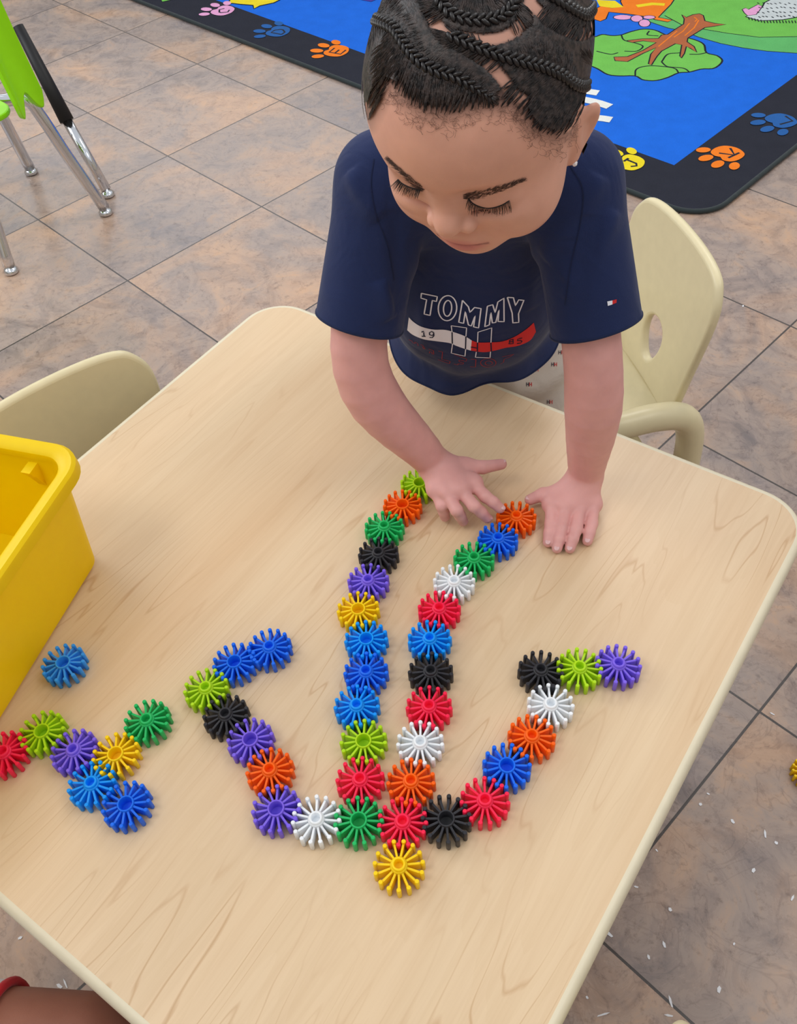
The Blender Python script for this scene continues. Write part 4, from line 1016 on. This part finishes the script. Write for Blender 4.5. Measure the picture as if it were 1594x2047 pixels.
for g in (ellp(920, 770, 72, 40, 0, 30), ellp(925, 772, 34, 20, 0, 20)): cloth_stroke(mb, z7(g), 0.0008)
mb.build('lower_lettering', M_dullred, shirt)
zs = lambda x, y: (1150 + x / 3.53, 380 + y / 3.53)
mb = MB()
cloth_strip(mb, [zs(226, 785), zs(262, 778)], [zs(230, 816), zs(262, 806)], 4, 3, 0); cloth_strip(mb, [zs(262, 778), zs(291, 770)], [zs(262, 806), zs(290, 794)], 4, 3, 1)
mb.build('sleeve_flag', [M_white, M_red], shirt)

# ------------------------------------------------------------------ trousers and shoes
Pf = Field((0.0, 0.76, 0.06), (0.34, 1.10, 0.64), 0.003)
Pf.put(frus(HIP + [-0.012, -0.012, 0.075], HIP, BLAT, (0.090, 0.074), (0.100, 0.086)), 0.02)
for sgn in (-1, 1):
    a = HIP + BLAT * 0.047 * sgn; Pf.put(cap(a, a + [0, 0.005, -0.20], 0.058, 0.050), 0.02); Pf.put(cap(a + [0, 0.005, -0.20], a + [0, 0.02, -0.34], 0.050, 0.042), 0.01)
PV, PF = Pf.mesh(); del Pf
PV = relax(PV, PF, 2, 0.5)
x = PV @ BLAT; PV += vnormals(PV, PF) * (0.0022 * np.sin(PV[:, 2] * 90 + 2.5 * np.sin(x * 40)))[:, None]
pants = fast_mesh('trousers', PV, PF, M_pants, child); p_bvh = bvh_of(PV, PF)
for px in ((1057, 768), (1107, 728), (1121, 704), (1098, 803), (1070, 738)):
    mb = MB()
    for dx, mi in ((-4, 0), (2, 1)):
        for g in ([(0, -4), (0, 4)], [(0, 0), (4, 0)], [(4, -4), (4, 4)]): cloth_stroke(mb, [(px[0] + dx + g[0][0], px[1] + g[0][1]), (px[0] + dx + g[1][0], px[1] + g[1][1])], 0.0008, False, p_bvh, 0.0006, mi)
    if mb.V: mb.build('small_emblem_print', [M_dark, M_red], pants)
for sgn in (-1, 1):
    a = HIP + BLAT * 0.047 * sgn; f0 = np.array([a[0], a[1] + 0.02, 0.0])
    mb = MB(); mb.ellipsoid(f0 + FD * 0.03 + [0, 0, 0.034], np.stack([FD, BLAT, [0, 0, 1]], 1), (0.078, 0.034, 0.034), 20, 12); mb.ellipsoid(f0 + [0, 0, 0.055], np.eye(3), (0.036, 0.036, 0.045), 16, 10); sh_ = mb.build('shoe', M_navy2, child)
    mb = MB(); pts = [(f0 + FD * (0.03 + 0.08 * math.cos(t)) + BLAT * 0.035 * math.sin(t))[:2] for t in np.linspace(0, 2 * PI, 28)[:-1]]; mb.prism(pts, 0.0, 0.016); mb.build('sole', M_shoe, sh_, smooth=False)

# ------------------------------------------------------------------ molded chairs
def child_chair(label, c, ang, width=0.27, top=0.485, group=None, seat_z=0.25, dep=0.27, bar=True):
    """c = xy of the backrest's middle, ang = direction the chair faces"""
    fx = np.array([math.cos(ang), math.sin(ang)]); sx = np.array([-fx[1], fx[0]]); W3 = lambda f, s, z: np.array([*(c + fx * f + sx * s), z])
    t = thing('molded_chair', label, 'chair', (*(c + fx * 0.12), 0), group)
    # backrest: outline in (s, z) with an egg-shaped slot, curved around the sitter
    hwid = width / 2
    def outl(r):
        o = []
        for s, z in spline([(-hwid * 0.86, seat_z - 0.02), (-hwid * 0.92, seat_z + 0.07), (-hwid, top - 0.060), (-hwid * 0.90, top - 0.018), (-hwid * 0.66, top - 0.001), (0, top + 0.003), (hwid * 0.66, top - 0.001), (hwid * 0.90, top - 0.018), (hwid, top - 0.060), (hwid * 0.92, seat_z + 0.07), (hwid * 0.86, seat_z - 0.02)], 56): o.append((s, z))
        return o + [(hwid * 0.86 * (1 - 2 * k / 16), seat_z - 0.02) for k in range(1, 16)]
    O = outl(0); n = len(O); hc = (0.0, seat_z + 0.064)
    S_ = []
    for k in range(n):
        s, z = O[k]; a = math.atan2(z - hc[1], s - hc[0]); S_.append((hc[0] + 0.026 * math.cos(a) * (1 + 0.25 * math.sin(a)), hc[1] + 0.036 * math.sin(a)))
    def P(s, z, th): return W3(-0.12 * (z - seat_z) - 0.012 * (1 - (s / 0.14) ** 2) + th, s, z)
    V = []; F = []; rings = 7
    lay = []
    for th, ins_ in ((0.0, 0), (0.014, 0)):
        for j in range(rings):
            u = j / (rings - 1); row = []
            for k in range(n):
                s = S_[k][0] * (1 - u) + O[k][0] * u; z = S_[k][1] * (1 - u) + O[k][1] * u; row.append(len(V)); V.append(P(s, z, th))
            lay.append(row)
    for g in range(2):
        for j in range(rings - 1):
            A_, B_ = lay[g * rings + j], lay[g * rings + j + 1]
            for k in range(n): F.append((A_[k], A_[(k + 1) % n], B_[(k + 1) % n], B_[k]))
    for j in (0, rings - 1):
        A_, B_ = lay[j], lay[rings + j]
        for k in range(n): F.append((A_[k], A_[(k + 1) % n], B_[(k + 1) % n], B_[k]))
    o = mesh_obj('backrest', V, F, M_beige, t); auto(o, 50); bevel(o, 0.006, 4, 50)
    # seat
    mb = MB(); pr = [(0.0, hwid * 0.80), (0.05, hwid * 0.84), (dep - 0.05, hwid * 0.93), (dep - 0.015, hwid * 0.86), (dep, hwid * 0.6)]
    poly = [W3(f, s, 0)[:2] for f, s in pr] + [W3(f, -s, 0)[:2] for f, s in pr[::-1]]
    mb.prism(poly, seat_z - 0.016, seat_z); o = mb.build('seat', M_beige, t, smooth=False); auto(o); bevel(o, 0.006, 3)
    # side frames: thick tube down to the floor, over the side and down again
    for sd_ in (-1, 1):
        s = sd_ * (hwid * 0.96 + 0.016); zt = seat_z + 0.045
        pts = [W3(-0.03, s, 0.0), W3(-0.022, s, zt * 0.55), W3(-0.015, s, zt - 0.05), W3(0.004, s, zt - 0.012), W3(0.045, s, zt), W3(dep * 0.5, s, zt), W3(dep - 0.06, s, zt - 0.002), W3(dep - 0.032, s, zt - 0.016), W3(dep - 0.018, s, zt - 0.055), W3(dep - 0.008, s, zt * 0.5), W3(dep, s, 0.0)]
        mb = MB(); mb.tube(spline(pts, 46), 0.0205, 18); mb.build('side_frame', M_beige, t)
        if not bar: continue
        mb = MB(); mb.tube([W3(-0.02, s, 0.10), W3(dep * 0.5, s, 0.10), W3(dep - 0.006, s, 0.10)], 0.012, 12); mb.build('stretcher', M_beige, t)
    mb = MB(); mb.tube([W3(0.06, -hwid - 0.01, seat_z - 0.024), W3(0.06, hwid + 0.01, seat_z - 0.024)], 0.010, 10); mb.build('seat_support', M_beige, t)
    return t
cR = np.array([0.400, 1.054]); child_chair('beige molded chair with slotted backrest standing right behind the child', cR, math.atan2(-0.17, -0.985), 0.265, 0.492, dep=0.175)
cLd = np.array([0.58, -0.815]); cL = at((262, 700), 0.478)[:2] - np.array([0.815, 0.58]) * 0.116 + np.array([0.5, -0.866]) * 0.02; child_chair('beige molded chair tucked against the left table edge behind the yellow tub', cL, math.atan2(cLd[1], cLd[0]), 0.27, 0.485)
cB = at((1425, 2108), 0.478)[:2] - U * 0.105; child_chair('beige molded chair at bottom right with only its rounded top showing', cB, math.atan2(-Vv[1], -Vv[0]), 0.25, 0.485)

# ------------------------------------------------------------------ second child, only knee and shorts in view
knee = at((165, 2096), 0.335); hipc = at((-150, 2100), 0.335); th_ = (knee - hipc)[:2]; th_ /= np.linalg.norm(th_)
Kf = Field((hipc[0] - 0.2, hipc[1] - 0.25, 0.0), (knee[0] + 0.18, knee[1] + 0.15, 0.48), 0.003)
uv = np.array([*th_, 0]); lv = np.array([th_[1], -th_[0], 0])
hip2 = hipc - uv * 0.03 + lv * 0.05
for sgn in (-1, 1):
    kn = knee + (lv * 0.11 if sgn > 0 else 0); hp = hip2 + lv * 0.05 * sgn
    Kf.put(cap(hp, kn, 0.056, 0.044), 0.012); Kf.put(cap(kn, kn + uv * 0.01 - [0, 0, 0.14], 0.034, 0.033), 0.01); Kf.put(cap(kn + uv * 0.01 - [0, 0, 0.14], kn + uv * 0.02 - [0, 0, 0.28], 0.033, 0.020), 0.01)
    Kf.put(cap(kn + uv * 0.02 - [0, 0, 0.285], kn + uv * 0.09 - [0, 0, 0.30], 0.022, 0.018), 0.01)
Kf.put(ell(hip2 - uv * 0.02 + [0, 0, 0.01], (0.09, 0.09, 0.07)), 0.02)
KV, KF = Kf.mesh(); KV = relax(KV, KF, 2)
kid = thing('person', 'seated child at bottom left, only a bare knee and white shorts with red trim showing', 'person', (hip2[0], hip2[1], 0))
ob = fast_mesh('body', KV, KF, M_skin, kid); ca = ob.data.color_attributes.new('tint', 'FLOAT_COLOR', 'POINT')
ca.data.foreach_set('color', np.tile(np.array([*S(150, 100, 84), 1]), len(KV)).astype(np.float32))
Wf = Field((hipc[0] - 0.22, hipc[1] - 0.27, 0.2), (knee[0] + 0.18, knee[1] + 0.15, 0.60), 0.003)
M_short = fabric('white_cotton', srgb(214, 214, 222)); M_trim = fabric('red_trim', srgb(190, 34, 44))
ends = []
for sgn in (-1, 1):
    kn = knee + (lv * 0.11 if sgn > 0 else 0); hp = hip2 + lv * 0.05 * sgn; e_ = hp + (kn - hp) * 0.60; ends.append((e_, (kn - hp) / np.linalg.norm(kn - hp)))
    Wf.put(cap(hp, e_ + (kn - hp) * 0.2, 0.060, 0.0515), 0.02)
Wf.put(ell(hip2 - uv * 0.02 + [0, 0, 0.03], (0.10, 0.10, 0.085)), 0.03)
WV, WF = Wf.mesh(); WV = relax(WV, WF, 2)
m_ = np.ones(len(WV), bool)
for e_, d_ in ends: m_ &= ((WV - e_) @ d_) < 0
kf = m_[WF].all(1); us = np.unique(WF[kf]); rm = np.full(len(WV), -1); rm[us] = np.arange(len(us)); sho = fast_mesh('shorts', WV[us], rm[WF[kf]], M_short, kid)
for e_, d_ in ends:
    q1 = np.cross(d_, [0, 0, 1.0]); q1 /= np.linalg.norm(q1); q2 = np.cross(q1, d_); mb = MB()
    ring = [e_ - d_ * 0.002 + (q1 * math.cos(t) + q2 * math.sin(t)) * 0.0525 for t in np.linspace(0, 2 * PI, 40)]; mb.tube(ring, 0.0042, 8, cap=False); mb.build('trim', M_trim, sho)
# its chair: thick side frame showing at the left edge
Qc = at((-24, 1965), 0.20)[:2]; sx2 = np.array([-th_[1], th_[0]]); child_chair('beige molded chair under the seated child at bottom left', Qc - th_ * 0.255 - sx2 * 0.136, math.atan2(th_[1], th_[0]), 0.25, 0.47, dep=0.22, bar=False)

# ------------------------------------------------------------------ classroom chairs in the background
def classroom_chair(label, feet, shell_pts, mshell, sleeve=None):
    """feet: front-right, rear-right, front-left, rear-left points on the floor"""
    c = np.mean(feet, 0); t = thing('classroom_chair', label, 'chair', (*c[:2], 0))
    top = [c + (f - c) * 0.62 + [0, 0, 0.29] for f in feet]
    for i, (f, tp) in enumerate(zip(feet, top)):
        inn = c + (tp - c) * 0.35; inn[2] = 0.30
        pts = spline([f + [0, 0, 0.018], f + (tp - f) * 0.55, f + (tp - f) * 0.90, tp + (inn - tp) * 0.15 + [0, 0, 0.008], inn], 24)
        mb = MB(); mb.tube(pts, 0.0142, 14); lg = mb.build('leg', M_chrome, t)
        mb = MB(); mb.lathe([(0, 0), (0.013, 0), (0.0175, 0.003), (0.018, 0.008), (0.013, 0.014), (0.006, 0.017), (0.006, 0.028), (0, 0.03)], f, 16); mb.build('glide', M_chrome, lg)
    return t, top, c
A_ = at((213, 428), 0); B2_ = at((64, 347), 0); C_ = at((24, 545), 0); D_ = B2_ + C_ - A_
gch, gtop, gc = classroom_chair('lime green plastic chair with chrome legs at the upper left', [A_, B2_, C_, D_], None, M_green)
def shell(parent, px_near, px_far, zb, zt, lean, m, depth, name='seat_shell'):
    n_ = at(px_near, zb); f_ = at(px_far, zb); V = []; F = []
    d = (f_ - n_); L = np.linalg.norm(d); d /= L; nrm = np.array([-d[1], d[0], 0]); nrm = nrm if nrm[0] < 0 else -nrm
    NU, NV_ = 24, 16
    for side in (0, 1):
        for i in range(NU + 1):
            u = i / NU; e = abs(2 * u - 1)
            for j in range(NV_ + 1):
                v = j / NV_; zz = zb + (zt - zb) * v; lobes = (0.045 * math.sin(PI * u) ** 4 + 0.040 * max(0, (e - 0.72) / 0.28) ** 2.2) * (1 - v) ** 2
                top_r = 0.05 * max(0, (e - 0.6) / 0.4) ** 2 * v
                V.append(n_ * (1 - u) + f_ * u + nrm * (lean * v + depth * (1 - e ** 2) * (0.4 + 0.6 * v) + side * 0.016) + np.array([0, 0, (zt - zb) * v + lobes - top_r]))
    o1 = (NU + 1) * (NV_ + 1); g = lambda s, i, j: s * o1 + i * (NV_ + 1) + j
    for i in range(NU):
        for j in range(NV_): F += [(g(0, i, j), g(0, i + 1, j), g(0, i + 1, j + 1), g(0, i, j + 1)), (g(1, i, j), g(1, i, j + 1), g(1, i + 1, j + 1), g(1, i + 1, j))]
    for i in range(NU): F += [(g(0, i, 0), g(1, i, 0), g(1, i + 1, 0), g(0, i + 1, 0)), (g(0, i, NV_), g(0, i + 1, NV_), g(1, i + 1, NV_), g(1, i, NV_))]
    for j in range(NV_): F += [(g(0, 0, j), g(0, 0, j + 1), g(1, 0, j + 1), g(1, 0, j)), (g(0, NU, j), g(1, NU, j), g(1, NU, j + 1), g(0, NU, j + 1))]
    o = mesh_obj(name, V, F, m, parent); auto(o, 50); bevel(o, 0.003, 2, 50)
shell(gch, (50, 246), (98, 214), 0.30, 0.60, 0.03, M_green, 0.03, 'backrest')
mb = MB(); sx_ = (A_ - B2_); sx_ /= np.linalg.norm(sx_); fx_ = (C_ - A_); fx_ /= np.linalg.norm(fx_); cc = gc
mb.prism([(cc + sx_ * a * 0.15 + fx_ * (b_ * 0.13 + 0.10))[:2] for a, b_ in rounded_rect(-1, -1, 1, 1, 0.3, 5)], 0.306, 0.318); o = mb.build('seat', M_green, gch, smooth=False); bevel(o, 0.004, 2)
f1 = at((217, 392), 0); s1 = at((132, 238), 0.17); s0 = at((36, 52), 0.36)
mb = MB(); mb.tube([f1 + [0, 0, 0.018], s1], 0.013, 14); lg = mb.build('rear_leg', M_chrome, gch)
mb = MB(); mb.lathe([(0, 0), (0.013, 0), (0.0175, 0.003), (0.018, 0.008), (0.013, 0.014), (0.006, 0.017), (0.006, 0.028), (0, 0.03)], f1, 16); mb.build('glide', M_chrome, lg)
mb = MB(); mb.tube([s1 - (s0 - s1) * 0.02, s1 + (s0 - s1) * 0.4, s0], [0.0185, 0.0165, 0.013], 14); o = mb.build('sleeve', M_black, lg); o['label'] = 'black rubber sleeve'

# ------------------------------------------------------------------ paper scraps on the floor
SCR = [(1465, 1642, 9), (1530, 1667, 15), (1552, 1685, 6), (1507, 1740, 9), (1468, 1887, 5), (1328, 1888, 11), (1401, 1608, 6), (1416, 1587, 6), (1438, 1978, 11), (1207, 2028, 22), (1341, 2002, 18), (1174, 1994, 5), (1585, 1795, 12), (1272, 1773, 8),
       (1218, 1867, 14), (1337, 2030, 14), (1544, 1427, 10), (1297, 1913, 8), (41, 1875, 8), (131, 1966, 18), (85, 1990, 12), (119, 1971, 12), (1486, 612, 8), (1313, 1700, 6), (1340, 1818, 7)]
for i, (x, y, L_) in enumerate(SCR):
    P = at((x, y), 0.0); a = random.uniform(0, PI); l = L_ / 1300; w_ = random.uniform(0.0010, 0.0024); mb = MB()
    d = np.array([math.cos(a), math.sin(a)]); e = np.array([-d[1], d[0]]); k = random.uniform(0.2, 0.5)
    poly = [P[:2] - d * l / 2 - e * w_ * 0.4, P[:2] + d * l * k * 0.5 - e * w_, P[:2] + d * l / 2, P[:2] + d * l * 0.1 + e * w_, P[:2] - d * l * 0.4 + e * w_ * 0.8]
    mb.prism(poly, 0.0002, 0.0009); o = mb.build('paper_scrap', M_paper, None, smooth=False, loc=(P[0], P[1], 0))
    if x < 200: tag(o, 'tiny white paper scrap on the floor beyond the near left table edge', 'paper scrap', 'paper scraps at bottom left')
    elif y < 700: tag(o, 'single tiny white scrap on the floor right of the chair behind the child', 'paper scrap')
    else: tag(o, 'tiny white paper scrap on the tiled floor right of the table', 'paper scrap', 'paper scraps at bottom right')

# ------------------------------------------------------------------ room walls with a window (behind and beside the camera)
M_wall = mat('painted_wall', srgb(222, 216, 204), 0.8, 0.2); wt = NT(M_wall); wn_ = wt.n('ShaderNodeTexNoise', inp={'Vector': wt.n('ShaderNodeTexCoord').outputs['Object'], 'Scale': 80.0, 'Detail': 3.0}).outputs[0]; wt.bump(wn_, 0.2, 0.001)
def wall(name, x0, y0, x1, y1): mb = MB(); mb.prism([(x0, y0), (x1, y0), (x1, y1), (x0, y1)], 0, 2.8); tag(mb.build(name, M_wall, smooth=False), kind='structure')
wall('wall_back', -5, 7, 5, 7.1); wall('wall_right', 5, -2.5, 5.1, 7); wall('wall_left', -5.1, -2.5, -5, 7); wall('wall_front', -5, -2.6, 5, -2.5)
